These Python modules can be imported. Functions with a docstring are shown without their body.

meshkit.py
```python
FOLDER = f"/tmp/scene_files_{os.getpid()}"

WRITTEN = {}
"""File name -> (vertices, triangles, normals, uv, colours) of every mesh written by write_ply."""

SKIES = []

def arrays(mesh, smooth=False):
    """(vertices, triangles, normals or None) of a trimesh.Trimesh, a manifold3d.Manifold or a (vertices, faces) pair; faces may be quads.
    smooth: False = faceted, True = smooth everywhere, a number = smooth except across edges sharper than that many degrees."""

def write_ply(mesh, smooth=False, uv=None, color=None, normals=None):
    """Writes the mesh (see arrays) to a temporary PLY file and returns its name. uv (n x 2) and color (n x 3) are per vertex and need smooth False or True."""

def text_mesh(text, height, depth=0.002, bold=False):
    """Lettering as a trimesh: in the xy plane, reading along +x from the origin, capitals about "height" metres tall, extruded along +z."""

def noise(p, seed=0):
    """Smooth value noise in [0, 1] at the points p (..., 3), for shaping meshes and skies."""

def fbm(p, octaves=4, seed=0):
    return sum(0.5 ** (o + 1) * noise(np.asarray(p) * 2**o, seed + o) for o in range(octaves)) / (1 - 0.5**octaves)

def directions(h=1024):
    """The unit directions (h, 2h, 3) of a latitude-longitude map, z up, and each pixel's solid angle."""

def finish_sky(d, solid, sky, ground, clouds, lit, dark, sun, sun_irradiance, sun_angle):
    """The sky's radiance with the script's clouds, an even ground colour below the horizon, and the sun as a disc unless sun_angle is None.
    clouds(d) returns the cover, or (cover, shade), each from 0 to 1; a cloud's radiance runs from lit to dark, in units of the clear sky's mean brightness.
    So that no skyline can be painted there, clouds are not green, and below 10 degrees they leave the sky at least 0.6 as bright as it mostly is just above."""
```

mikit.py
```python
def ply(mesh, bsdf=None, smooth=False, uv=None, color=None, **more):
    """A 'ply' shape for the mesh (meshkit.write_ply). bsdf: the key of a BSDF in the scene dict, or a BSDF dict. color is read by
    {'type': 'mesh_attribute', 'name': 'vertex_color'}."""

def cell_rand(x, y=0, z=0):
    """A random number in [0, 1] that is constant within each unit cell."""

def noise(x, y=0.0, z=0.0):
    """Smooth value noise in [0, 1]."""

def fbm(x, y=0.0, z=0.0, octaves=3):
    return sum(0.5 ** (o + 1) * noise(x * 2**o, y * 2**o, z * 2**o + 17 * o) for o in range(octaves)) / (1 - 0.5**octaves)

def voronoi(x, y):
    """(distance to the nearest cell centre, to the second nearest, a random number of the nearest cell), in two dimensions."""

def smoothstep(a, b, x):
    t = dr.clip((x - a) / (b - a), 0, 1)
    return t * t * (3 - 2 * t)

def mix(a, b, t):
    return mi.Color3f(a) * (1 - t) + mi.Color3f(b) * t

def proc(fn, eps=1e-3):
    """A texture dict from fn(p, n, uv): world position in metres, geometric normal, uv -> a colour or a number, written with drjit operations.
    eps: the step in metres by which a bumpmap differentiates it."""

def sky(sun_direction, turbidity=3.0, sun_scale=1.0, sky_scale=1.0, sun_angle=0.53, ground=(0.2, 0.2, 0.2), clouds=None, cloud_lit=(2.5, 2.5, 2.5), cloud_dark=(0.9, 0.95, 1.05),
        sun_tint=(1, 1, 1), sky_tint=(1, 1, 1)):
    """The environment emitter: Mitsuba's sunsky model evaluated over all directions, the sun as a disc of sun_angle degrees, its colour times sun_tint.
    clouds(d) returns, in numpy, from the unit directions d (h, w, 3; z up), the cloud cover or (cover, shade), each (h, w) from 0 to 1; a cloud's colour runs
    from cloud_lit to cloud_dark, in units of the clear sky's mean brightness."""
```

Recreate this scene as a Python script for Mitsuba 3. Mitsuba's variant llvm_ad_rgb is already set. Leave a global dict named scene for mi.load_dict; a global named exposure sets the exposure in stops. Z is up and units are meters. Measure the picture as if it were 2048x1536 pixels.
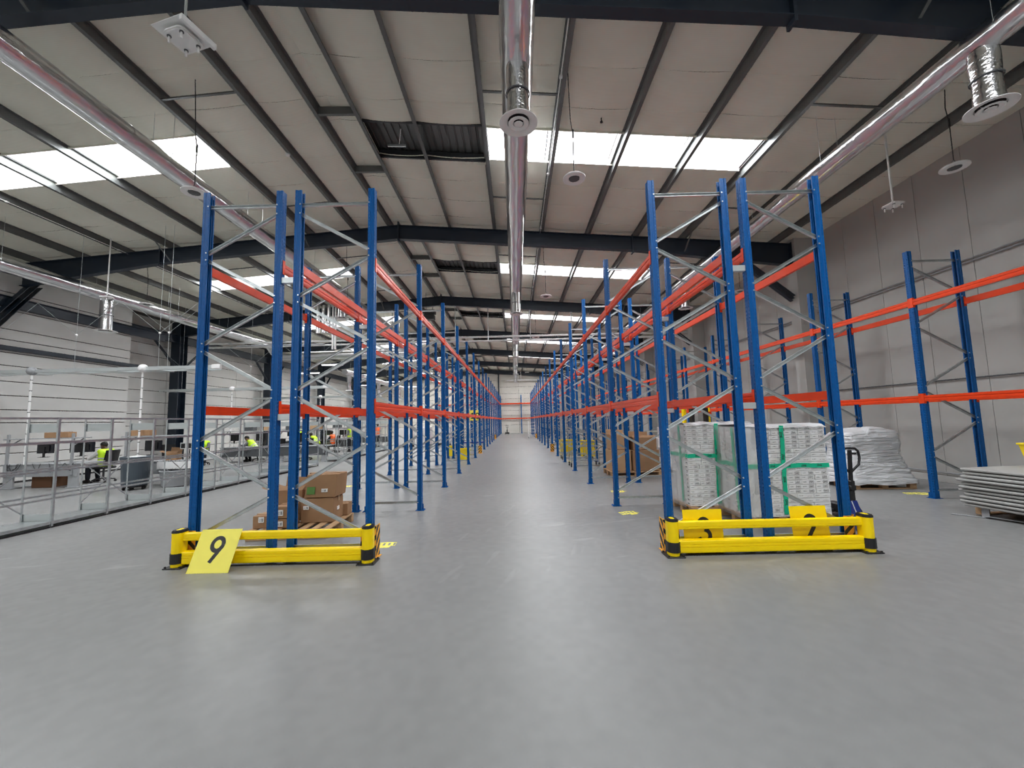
import math, random
import numpy as np, trimesh, drjit as dr, mitsuba as mi, manifold3d as m3
from shapely.geometry import Polygon, LineString
from shapely import affinity
import mikit, meshkit
from mikit import ply, proc, noise, fbm, smoothstep, mix, cell_rand

RNG = random.Random(7)
W = math.pi / 2
scene, labels = {}, {}
T = mi.ScalarTransform4f
V = np.array

# ------------------------------------------------------------------ camera
FPX, PITCH, YAW, ROLL, EYE = 798.6, .0906, -.0057, .0245, 1.726

def _dir(px, py):
    a, b = px - 1024, 768 - py
    cr, sr, cp, sp, cy, sy = math.cos(ROLL), math.sin(ROLL), math.cos(PITCH), math.sin(PITCH), math.cos(YAW), math.sin(YAW)
    X, Y = (a * cr + b * sr) / FPX, (-a * sr + b * cr) / FPX
    y, z = cp - Y * sp, sp + Y * cp
    return V([X * cy + y * sy, -X * sy + y * cy, z])

_f = _dir(1024, 768)
_u = _dir(1024, 668) - _f
scene['camera'] = {'type': 'perspective', 'fov': 2 * math.degrees(math.atan(1024 / FPX)), 'fov_axis': 'x', 'near_clip': .05, 'far_clip': 500.,
                   'to_world': T().look_at(origin=[0, 0, EYE], target=[float(_f[0]), float(_f[1]), EYE + float(_f[2])], up=[float(v) for v in _u])}
exposure = -0.12
SKY_L = 30.0          # radiance of the daylight sheets in the roof
TUBE_L = 220.0         # fluorescent strips over the far packing area

# ------------------------------------------------------------------ grid of the hall
Y0, BAY, NB = 5.347, 2.741, 16           # first rack frame, bay length, bays
XA, ZA, SL = -3.9, 8.78, .078            # ridge of the roof lining
R1, RS = 5.38, 8.0                       # first rafter in view, spacing
YB, YF = 53.75, -9.5                     # end walls
XR, XL = 10.25, -18.8                    # side walls

def zroof(x):
    return ZA - SL * abs(x - XA)

# ------------------------------------------------------------------ materials
def P(name, col, rough=.5, metal=0., spec=.5, bump=None, scale=.002, two=True, **k):
    d = {'type': 'principled', 'base_color': col if isinstance(col, dict) else {'type': 'rgb', 'value': list(col)}, 'roughness': rough, 'metallic': metal, 'specular': spec, **k}
    if bump is not None:
        d = {'type': 'bumpmap', 'arbitrary': bump, 'scale': scale, 'bsdf': d}
    scene[name] = {'type': 'twosided', 'bsdf': d} if two else d
    return name

def floor_col(p, n, uv):
    big = fbm(p.x * .35, p.y * .35, 3., 3)
    fine = noise(p.x * 14, p.y * 14, 1.)
    streak = smoothstep(.72, .86, fbm(p.x * 1.1 + p.y * .5, p.y * 5.5 - p.x * 1.7, 4., 4)) * smoothstep(.42, .62, fbm(p.x * .7, p.y * .7, 8., 2))
    streak2 = smoothstep(.70, .80, fbm(p.x * 7.5 - p.y * 2., p.y * 1.3, 14., 3)) * smoothstep(.5, .65, fbm(p.x * .5 + 9, p.y * .5, 5., 2))
    b = mix((.182, .184, .183), (.214, .215, .211), big) * (.96 + .08 * fine)
    return mix(b, (.42, .42, .41), dr.clip(streak * .16 + streak2 * .08, 0, 1) * smoothstep(3.2, 4.6, p.y))
def floor_rough(p, n, uv):
    return .335 + .02 * fbm(p.x * .9, p.y * .9, 2., 3)
P('m_floor', proc(floor_col), proc(floor_rough), 0, .28)
def liner_col(p, n, uv):
    s = fbm(p.x * 1.3, p.y * 1.3, 2., 3)
    w = .5 + .5 * dr.sin(p.y * 180.)
    return mix((.68, .672, .575), (.77, .762, .665), s) * (.97 + .03 * w)
P('m_liner', proc(liner_col), .75, 0, .2)
P('m_rafter', (.010, .017, .028), .45, 0, .4)
P('m_purlin', (.105, .11, .108), .45, .35, .5)
P('m_purlin_dark', (.030, .033, .036), .45, .3, .5)
def galv_col(p, n, uv):
    return mix((.47, .50, .51), (.64, .68, .68), noise(p.x * 22, p.y * 22, p.z * 22))
P('m_galv', proc(galv_col), .32, .88, .5)
P('m_zinc', (.62, .66, .66), .35, .7, .5)
P('m_bolt', (.80, .80, .80), .25, .8, .5)
def foil_h(p, n, uv):
    return fbm(p.x * 14, p.y * 2.5, p.z * 14, 4) * .7 + .3 * noise(p.x * 40, p.y * 16, p.z * 40)
P('m_foil', (.80, .805, .82), .17, 1., .5, proc(foil_h, 6e-3), .006)
P('m_foil_crisp', (.80, .80, .81), .16, 1., .5, proc(foil_h, 4e-3), .014)
P('m_blue', (.0006, .070, .245), .33, 0, .25)
P('m_orange', (.66, .046, .006), .33, 0, .28)
P('m_yellow', (.95, .68, .0), .36, 0, .32)
P('m_yellow_tub', (.88, .66, .02), .45, 0, .4)
P('m_sign', (.88, .79, .13), .5, 0, .3)
P('m_amber', (.80, .37, .035), .42, 0, .4)
P('m_black', (.012, .012, .013), .45, 0, .4)
P('m_rubber', (.018, .018, .018), .7, 0, .3)
P('m_screen', (.006, .007, .012), .15, 0, .5)
P('m_white', (.78, .78, .77), .45, 0, .4)
P('m_plastic_grey', (.27, .28, .29), .45, 0, .4)
P('m_tub', (.045, .060, .075), .35, 0, .5)
P('m_desk', (.30, .31, .32), .5, 0, .4)
P('m_dark_grey', (.07, .075, .08), .5, 0, .4)
def wallr_col(p, n, uv):
    return mix((.40, .395, .375), (.45, .445, .425), fbm(p.y * .8, p.z * .8, 3., 3))
P('m_wall_right', proc(wallr_col), .55, 0, .35)
P('m_wall_left', (.54, .535, .52), .6, 0, .3)
def wallb_col(p, n, uv):
    return mix((.60, .575, .52), (.70, .675, .62), fbm(p.x * 1.5, p.z * 1.5, 3., 4))
P('m_wall_back', proc(wallb_col), .7, 0, .2)
P('m_wall_front', (.72, .71, .69), .7, 0, .2)
P('m_joint', (.10, .10, .10), .8, 0, .1)
P('m_deck', (.10, .10, .10), .5, .3, .4)
def wood_col(p, n, uv):
    g = fbm(p.x * 6, p.y * 30, p.z * 30, 3) * .6 + .4 * noise(p.x * 3, p.y * 3, p.z * 9)
    return mix((.33, .20, .105), (.55, .37, .22), g)
P('m_wood', proc(wood_col), .8, 0, .15)
def card_col(p, n, uv):
    g = fbm(p.x * 4, p.y * 4, p.z * 4, 3)
    return mix((.27, .155, .083), (.36, .215, .12), g)
P('m_card', proc(card_col), .75, 0, .2)
P('m_card_light', (.47, .30, .17), .75, 0, .2)
P('m_card_dark', (.13, .065, .035), .75, 0, .2)
P('m_tape', (.42, .27, .15), .3, 0, .4)
P('m_paper', (.80, .80, .78), .6, 0, .3)
P('m_green_print', (.10, .22, .06), .6, 0, .3)
def carton_col(p, n, uv):
    return mix((.76, .765, .75), (.84, .845, .83), noise(p.x * 3, p.y * 3, p.z * 15))
P('m_carton', proc(carton_col), .45, 0, .4)
P('m_print', (.20, .20, .20), .6, 0, .2)
P('m_tape_green', (.004, .50, .27), .3, 0, .45)
scene['m_film'] = {'type': 'blendbsdf', 'weight': .16, 'a': {'type': 'thindielectric', 'int_ior': 1.35}, 'b': {'type': 'twosided', 'bsdf': {'type': 'principled', 'base_color': {'type': 'rgb', 'value': [.85, .86, .87]}, 'roughness': .22, 'specular': .6}}}
def wrap_h(p, n, uv):
    return fbm(p.x * 3 + p.z * 2, p.y * 3, p.z * 26, 4) + .35 * noise(p.x * 12, p.y * 12, p.z * 40)
P('m_wrap', (.58, .595, .605), .30, 0, .6, proc(wrap_h, 6e-3), .05)
P('m_panel_edge', (.33, .33, .315), .4, 0, .4)
P('m_skin_dark', (.065, .026, .016), .5, 0, .4)
P('m_skin', (.36, .19, .12), .5, 0, .4)
P('m_hair', (.010, .008, .007), .6, 0, .3)
P('m_hivis', (.62, .95, .03), .5, 0, .3, sheen=.3)
P('m_hivis_orange', (.95, .16, .045), .5, 0, .3, sheen=.3)
P('m_band', (.55, .57, .56), .3, .4, .5)
P('m_cloth_dark', (.016, .018, .024), .8, 0, .2)
P('m_cloth_khaki', (.10, .095, .065), .8, 0, .2)
P('m_shirt', (.70, .70, .68), .7, 0, .2)
P('m_shirt_grey', (.14, .14, .15), .7, 0, .2)
P('m_cable', (.03, .03, .032), .6, 0, .3)
P('m_board_blue', (.006, .02, .16), .35, 0, .5)

# ------------------------------------------------------------------ helpers
_n = {}
def num(name):
    i = _n.get(name, 0)
    _n[name] = i + 1
    return name if i == 0 else f'{name}_{i:03d}'

def thing(name, label, cat, group=None):
    k = num(name)
    labels[k] = {'label': label, 'category': cat}
    if group:
        labels[k]['group'] = group
    return k

def struct(name, label=None):
    k = num(name)
    labels[k] = {'kind': 'structure'}
    if label:
        labels[k]['label'] = label
    return k

def part(parent, name, mesh, mat=None, label=None, smooth=False, M=None, kind=None, **more):
    k = num(parent + '__' + name)
    put(k, mesh, mat, smooth, M, **more)
    if label or kind:
        labels[k] = {}
        if label:
            labels[k]['label'] = label
        if kind:
            labels[k]['kind'] = kind
    return k

def put(k, mesh, mat=None, smooth=False, M=None, **more):
    d = dict(mesh) if isinstance(mesh, dict) else ply(mesh, mat, smooth)
    d.update(more)
    if M is not None:
        d['to_world'] = T(np.asarray(M, float).tolist())
    scene[k] = d
    return k

def mat4(loc=(0, 0, 0), rz=0., R=None):
    M = np.eye(4)
    c, s = math.cos(rz), math.sin(rz)
    M[:3, :3] = V([[c, -s, 0], [s, c, 0], [0, 0, 1]]) if R is None else R
    M[:3, 3] = loc
    return M

def cat(*ms):
    return trimesh.util.concatenate([m for m in (ms[0] if len(ms) == 1 and isinstance(ms[0], (list, tuple)) else ms)])

def mv(m, loc=(0, 0, 0), rz=0.):
    m = m.copy()
    m.apply_transform(mat4(loc, rz))
    return m

def box(x0, x1, y0, y1, z0, z1, c=0.):
    if c <= 0:
        m = trimesh.creation.box((x1 - x0, y1 - y0, z1 - z0))
    else:
        a = V([x1 - x0, y1 - y0, z1 - z0]) / 2
        c = min(c, a.min() * .9)
        pts = []
        for s in np.ndindex(2, 2, 2):
            s = V(s) * 2 - 1
            for i in range(3):
                q = a - c
                q[i] = a[i]
                pts.append(s * q)
        m = trimesh.convex.convex_hull(V(pts))
    m.apply_translation(((x0 + x1) / 2, (y0 + y1) / 2, (z0 + z1) / 2))
    return m

def frame_of(d):
    d = V(d, float) / np.linalg.norm(d)
    up = V([0, 0, 1.]) if abs(d[2]) < .95 else V([1., 0, 0])
    a = np.cross(d, up)
    a /= np.linalg.norm(a)
    return a, np.cross(a, d), d

def bar(p0, p1, w, h, c=0., up=None):
    """A box from p0 to p1, w wide sideways and h high."""
    p0, p1 = V(p0, float), V(p1, float)
    L = np.linalg.norm(p1 - p0)
    a, b, d = frame_of(p1 - p0)
    if up is not None:
        a = np.cross(d, V(up, float)); a /= np.linalg.norm(a); b = np.cross(a, d)
    m = box(-w / 2, w / 2, -h / 2, h / 2, 0, L, c)
    M = np.eye(4)
    M[:3, :3] = np.stack([a, b, d], 1)
    if np.linalg.det(M[:3, :3]) < 0:
        M[:3, 0] *= -1
    M[:3, 3] = p0
    m.apply_transform(M)
    return m

def tube(pts, r, n=8, cap=True):
    p = V(pts, float)
    t = np.gradient(p, axis=0)
    t /= np.linalg.norm(t, axis=1, keepdims=True) + 1e-12
    a = frame_of(t[0])[0]
    rr = np.broadcast_to(r, (len(p),))
    ang = np.arange(n) * 2 * math.pi / n
    vs = []
    for i in range(len(p)):
        a = a - t[i] * (a @ t[i])
        a /= np.linalg.norm(a)
        b = np.cross(t[i], a)
        vs.append(p[i] + rr[i] * (np.cos(ang)[:, None] * a + np.sin(ang)[:, None] * b))
    v = np.vstack(vs)
    i, j = np.meshgrid(np.arange(len(p) - 1), np.arange(n), indexing='ij')
    q = np.stack([i * n + j, i * n + (j + 1) % n, (i + 1) * n + (j + 1) % n, (i + 1) * n + j], -1).reshape(-1, 4)
    f = [q[:, [0, 1, 2]], q[:, [0, 2, 3]]]
    if cap:
        k = np.arange(1, n - 1)
        f += [np.stack([k * 0, k + 1, k], 1), np.stack([k * 0, k, k + 1], 1) + (len(p) - 1) * n]
    return trimesh.Trimesh(v, np.vstack(f), process=False)

def cyl(p0, p1, r, n=16):
    return tube([p0, p1], r, n)

def lathe(prof, n=32, loc=(0, 0, 0)):
    """prof: (radius, z) list."""
    p = V(prof, float)
    ang = np.arange(n) * 2 * math.pi / n
    v = np.stack([p[:, None, 0] * np.cos(ang), p[:, None, 0] * np.sin(ang), np.repeat(p[:, 1:2], n, 1)], -1).reshape(-1, 3) + V(loc)
    i, j = np.meshgrid(np.arange(len(p) - 1), np.arange(n), indexing='ij')
    q = np.stack([i * n + j, i * n + (j + 1) % n, (i + 1) * n + (j + 1) % n, (i + 1) * n + j], -1).reshape(-1, 4)
    return trimesh.Trimesh(v, np.vstack([q[:, [0, 1, 2]], q[:, [0, 2, 3]]]), process=False)

def extr(poly, h):
    if not isinstance(poly, Polygon):
        poly = Polygon(poly)
    return trimesh.creation.extrude_polygon(poly, h, engine='earcut')

def along(m, p0, p1, xdir=None):
    """Maps a mesh extruded along z so that z runs from p0 to p1; its x axis to xdir."""
    p0, p1 = V(p0, float), V(p1, float)
    a, b, d = frame_of(p1 - p0)
    if xdir is not None:
        a = V(xdir, float) - d * (V(xdir, float) @ d)
        a /= np.linalg.norm(a)
        b = np.cross(d, a)
    M = np.eye(4)
    M[:3, :3] = np.stack([a, b, d], 1)
    M[:3, 3] = p0
    m = m.copy()
    m.apply_transform(M)
    if np.linalg.det(M[:3, :3]) < 0:
        m.invert()
    return m

def grid(fn, nu, nv):
    """A surface fn(u, v) -> xyz for u, v in [0, 1]."""
    u, v = np.meshgrid(np.linspace(0, 1, nu + 1), np.linspace(0, 1, nv + 1), indexing='ij')
    p = np.stack(fn(u, v), -1).reshape(-1, 3)
    i, j = np.meshgrid(np.arange(nu), np.arange(nv), indexing='ij')
    a = i * (nv + 1) + j
    q = np.stack([a, a + nv + 1, a + nv + 2, a + 1], -1).reshape(-1, 4)
    return trimesh.Trimesh(p, np.vstack([q[:, [0, 1, 2]], q[:, [0, 2, 3]]]), process=False)

def wall_path(pts, w):
    return LineString(pts).buffer(w / 2, cap_style=2, join_style=2)

def text3(txt, height, M, depth=.002, bold=True, shear=0.):
    m = meshkit.text_mesh(txt, height, depth, bold)
    if shear:
        S = np.eye(4); S[0, 1] = shear; m.apply_transform(S)
    c = m.bounds.mean(0)
    m.apply_translation((-c[0], -c[1], 0))
    m.apply_transform(M)
    return m
ORD = ['nearest', 'second', 'third', 'fourth', 'fifth', 'sixth', 'seventh', 'eighth', 'ninth', 'tenth']

# ================================================================== the hall
k = struct('floor', 'smooth grey resin floor with pale scuff marks')
put(k, box(XL - .3, XR + .3, YF - .3, YB + .3, -.2, 0), 'm_floor')

# --- roof: deck, lining sheets, purlins, daylight strips
PX = [-16.6, -15., -13.4, -11.8, -10.2, -8.6, -7., -5.42, -4.2, -3.38, -2.14, -.57, 1.07, 2.68, 4.33, 5.97, 7.55, 9.11]
k = struct('ceiling', 'pitched roof with cream quilted lining between dark purlins')
def deck(x0, x1):
    return extr([(x0, zroof(x0) + .24), (x1, zroof(x1) + .24), (x1, zroof(x1) + .36), (x0, zroof(x0) + .36)], YB - YF + .6)
dk = cat(deck(XL - .4, XA), deck(XA, XR + .4))
dk.apply_transform(V([[1, 0, 0, 0], [0, 0, -1, 0], [0, 1, 0, 0], [0, 0, 0, 1.]]))
dk.apply_translation((0, YB + .3, 0))
put(k, dk, 'm_deck')
CE = k

def liner(x0, x1, y0, y1, seed):
    """One sheet of quilted lining, sagging between purlins and pinched at its seams."""
    stops = [x0] + [p for p in PX if x0 + .05 < p < x1 - .05] + [x1]
    xs = np.concatenate([np.linspace(a, b, 6)[:-1] for a, b in zip(stops[:-1], stops[1:])] + [[x1]])
    sag = np.concatenate([.045 * 4 * t * (1 - t) * min(1., b - a) for a, b in zip(stops[:-1], stops[1:]) for t in [np.linspace(0, 1, 6)[:-1]]] + [[0.]])
    tv = V([0, .02, .09, .3, .5, .7, .91, .98, 1.])
    ys = y0 + (y1 - y0) * tv
    X, Y = np.meshgrid(xs, ys, indexing='ij')
    w = np.repeat(sag[:, None], len(tv), 1)
    wob = .012 * (meshkit.noise(np.stack([X * 1.3, Y * 2.1, X * 0 + seed], -1)) - .5)
    pinch = V([.030, .014, .003, 0, 0, 0, .003, .014, .030])[None]
    Z = ZA - SL * np.abs(X - XA) - w - wob + pinch * .6
    nu, nv = len(xs) - 1, len(tv) - 1
    i, j = np.meshgrid(np.arange(nu), np.arange(nv), indexing='ij')
    a = i * (nv + 1) + j
    q = np.stack([a, a + nv + 1, a + nv + 2, a + 1], -1).reshape(-1, 4)
    return trimesh.Trimesh(np.stack([X, Y, Z], -1).reshape(-1, 3), np.vstack([q[:, [0, 1, 2]], q[:, [0, 2, 3]]]), process=False)

WR0, WR1 = -.52, 5.93          # daylight strip, right slope
WL0, WL1 = -13.9, -7.25        # left slope
HX0, HX1 = -3.36, -.6          # gap in the lining beside it
offs = [0., .55, 1.6, 2.6, 3.27, 4.40, 5.42, 6.47, 7.5, 8.0]
window_y = []
for b in range(-2, 7):
    r0 = R1 + RS * b
    for i in range(9):
        a, c = r0 + offs[i], r0 + offs[i + 1]
        a, c = max(a, YF), min(c, YB)
        if c - a < .2:
            continue
        if i == 4:
            segs = [(XL, WL0), (WL1, XA), (XA, HX0), (HX1, WR0), (WR1, XR)]
            window_y.append((a, c))
        else:
            segs = [(XL, XA), (XA, XR)]
        for x0, x1 in segs:
            if x1 - x0 > .15:
                part(CE, 'liner_sheet', liner(x0, x1, a, c, b * 10 + i), 'm_liner', smooth=True)

# purlins: Z sections resting on the rafters, running the whole length
for i, x in enumerate(PX):
    s = 1 if x > XA else -1
    zt = zroof(x) - .005
    sec = wall_path([(-.075 * s, -.165), (-.075 * s, -.19), (0, -.19), (0, 0), (.06 * s, 0)], .007)
    m = along(extr(sec, YB - YF), (x, YF, zt), (x, YB, zt), xdir=(-1, 0, 0))
    part(CE, 'purlin', m, 'm_purlin')
for b in range(-1, 6):
    r0 = R1 + RS * b
    for x0, x1, dy in ((-7., -5.42, 2.1), (-.57, 1.07, 2.1), (5.97, 7.55, 2.07), (-7., -5.42, 6.2), (-.57, 1.07, 5.92), (5.97, 7.55, 5.92), (-11.8, -10.2, 2.1)):
        part(CE, 'tie_bar', bar((x0, r0 + dy, zroof(x0) - .17), (x1, r0 + dy, zroof(x1) - .17), .045, .03), 'm_purlin')
    for dy in (2.87, 4.93):
        part(CE, 'trimmer', bar((-4.2, r0 + dy, zroof(-4.2) - .10), (-3.38, r0 + dy, zroof(-3.38) - .10), .07, .17), 'm_purlin')
    # the uncovered strip of profiled sheet with its angles
    y0, y1 = window_y[b + 2]
    prof = []
    n = 15
    for q in range(n):
        u = HX0 + (HX1 - HX0) * q / n
        w = (HX1 - HX0) / n
        prof += [(u, 0), (u + w * .12, .035), (u + w * .24, .035), (u + w * .36, 0)]
    prof.append((HX1, 0))
    pl = [(x, zroof(x) + .17 + z) for x, z in prof] + [(x, zroof(x) + .18 + z) for x, z in reversed(prof)]
    m = extr(pl, y1 - y0 + .5)
    m.apply_transform(V([[1, 0, 0, 0], [0, 0, -1, y1 + .25], [0, 1, 0, 0], [0, 0, 0, 1.]]))
    part(CE, 'roof_sheet', m, 'm_purlin', 'dark profiled steel sheet showing through the gap in the lining')
    for yy, hh in ((y1 + .05, .20), (y0 - .03, .12)):
        part(CE, 'gap_angle', bar((HX0, yy, zroof(HX0) + .02), (HX1, yy, zroof(HX1) + .02), .05, hh), 'm_purlin_dark')
    part(CE, 'gap_lip', bar((HX0, y1 + .17, zroof(HX0) - .015), (HX1, y1 + .17, zroof(HX1) - .015), .16, .02), 'm_liner')
    if b == 0:
        part(CE, 'bracket', cat(bar((-3.0, 9.35, 8.62), (-2.55, 9.35, 8.60), .04, .05), bar((-2.7, 9.3, 8.62), (-2.55, 8.9, 8.70), .02, .02)), 'm_zinc')

# daylight strips (panes between the purlins)
scene['m_pane'] = {'type': 'twosided', 'bsdf': {'type': 'diffuse', 'reflectance': {'type': 'rgb', 'value': [.75, .76, .78]}}}
wn = 0
for (ya, yb) in window_y:
    for x0, x1, side in ((WR0, WR1, 'right'), (WL0, WL1, 'left')):
        wn += 1
        w = f'window_{wn}'
        labels[w] = {'kind': 'structure'}
        cuts = [x0] + [p for p in PX if x0 + .1 < p < x1 - .1] + [x1]
        frame = []
        for u, v in zip(cuts[:-1], cuts[1:]):
            zc = lambda x: zroof(x) + .035
            q = V([[u + .03, ya, zc(u + .03)], [v - .03, ya, zc(v - .03)], [v - .03, yb, zc(v - .03)], [u + .03, yb, zc(u + .03)]])
            m = trimesh.Trimesh(q, [[0, 2, 1], [0, 3, 2]], process=False)
            part(w, 'pane', m, 'm_pane', emitter={'type': 'area', 'radiance': {'type': 'rgb', 'value': [SKY_L * .97, SKY_L, SKY_L * 1.03]}})
            if v - u > 1.:
                part(w, 'glazing_bar', bar((v - .14, ya, zc(v - .14) - .01), (v - .14, yb, zc(v - .14) - .01), .02, .03), 'm_plastic_grey')
        for yy in (ya - .01, yb + .01):
            part(w, 'kerb', bar((x0, yy, zroof(x0)), (x1, yy, zroof(x1)), .025, .10), 'm_liner')

# --- rafters
def rafter(i, y):
    kk = thing('steel_rafter', f'{ORD[i]} dark steel roof beam across the hall, counted from the camera', 'roof beam')
    t, fw = .014, .19
    xs = [-18.2 if y > 17.6 else -17.02, -12.2, XA, 4.2, 9.6]
    top = lambda x: zroof(x) - .19
    dep = [.80, .50, .50, .50, .76]
    zt = [top(x) for x in xs]
    zb = [a - d for a, d in zip(zt, dep)]
    def slab(px):
        m = extr(px, 1.)
        return m
    def toY(m, y0, y1):
        m = m.copy()
        m.apply_transform(V([[1, 0, 0, 0], [0, 0, -(y1 - y0), y1], [0, 1, 0, 0], [0, 0, 0, 1.]]))
        return m
    web = list(zip(xs, zt)) + list(zip(reversed(xs), reversed(zb)))
    part(kk, 'web', toY(extr(web, 1.), y - t / 2, y + t / 2), 'm_rafter')
    part(kk, 'flange', toY(extr(list(zip(xs, zt)) + [(x, z - .018) for x, z in zip(reversed(xs), reversed(zt))], 1.), y - fw / 2, y + fw / 2), 'm_rafter')
    part(kk, 'flange', toY(extr([(x, z + .018) for x, z in zip(xs, zb)] + list(zip(reversed(xs), reversed(zb))), 1.), y - fw / 2, y + fw / 2), 'm_rafter')
    for j in (1, 2, 3):
        part(kk, 'splice_plate', box(xs[j] - .025, xs[j] + .025, y - fw / 2, y + fw / 2, zb[j] - .09, zt[j] + (.12 if j == 2 else .06), .004), 'm_rafter')
    for x in (PX[6], PX[15], PX[3]):
        part(kk, 'fly_brace', bar((x, y - .75, zroof(x) - .19), (x, y - .08, top(x) - .47), .05, .012), 'm_purlin')
    part(kk, 'end_plate', box(9.575, 9.6, y - .13, y + .13, zb[4] - .05, zt[4] + .03), 'm_rafter')
    # knee brace down to the right hand column
    part(kk, 'knee_brace', cat(bar((8.1, y, 6.86), (9.58, y, 5.62), .012, .17, up=(0, 1, 0)), bar((8.03, y, 6.78), (9.53, y, 5.53), .15, .014), bar((8.17, y, 6.93), (9.63, y, 5.71), .15, .014)), 'm_rafter')
for i in range(7):
    rafter(i, R1 + RS * i)
for y in (R1 - RS,):
    rafter(7, y)

# --- right wall: tall composite panels, boxed columns, conduits
wr = struct('wall_right', 'pale grey wall of tall composite panels')
put(wr, box(XR + .04, XR + .3, YF - .3, YB + .3, 0, 8.6), 'm_joint')
PWID = 1.1
y = 8.65 - 17 * PWID
while y < YB:
    a, b = max(y, YF) + .004, min(y + PWID, YB) - .004
    if b - a > .1:
        part(wr, 'panel', box(XR, XR + .06, a, b, 0, 8.0, .004), 'm_wall_right')
    y += PWID
part(wr, 'kerb', box(XR - .05, XR, YF, YB, 0, .16, .004), 'm_wall_right')
for i in range(7):
    y = R1 + RS * i
    c = struct('column_right')
    put(c, box(9.62, XR - .002, y - .22, y + .22, 0, zroof(9.9) - .03, .006), 'm_wall_right')
for z, x, r, m, lab in ((5.0, 10.2, .018, 'm_plastic_grey', 'upper thin conduit of a close pair along the right wall'), (5.07, 10.2, .016, 'm_plastic_grey', 'lower grey conduit of a close pair along the right wall'),
                  (4.42, 10.2, .022, 'm_white', 'white pipe along the right wall between the upper rack beams'), (2.42, 10.2, .016, 'm_dark_grey', 'thin dark conduit along the right wall just above the lower rack beams'), (.24, 10.18, .02, 'm_plastic_grey', 'grey conduit low along the foot of the right wall')):
    if z in (5.0, 5.07):
        lab = {5.07: 'upper thin conduit of the close pair high on the right wall', 5.0: 'lower thin conduit of the close pair high on the right wall'}[z]
    kk = thing('wall_conduit', lab, 'conduit')
    put(kk, cyl((x, YF, z), (x, 50, z), r, 8), m, 30)

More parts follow.
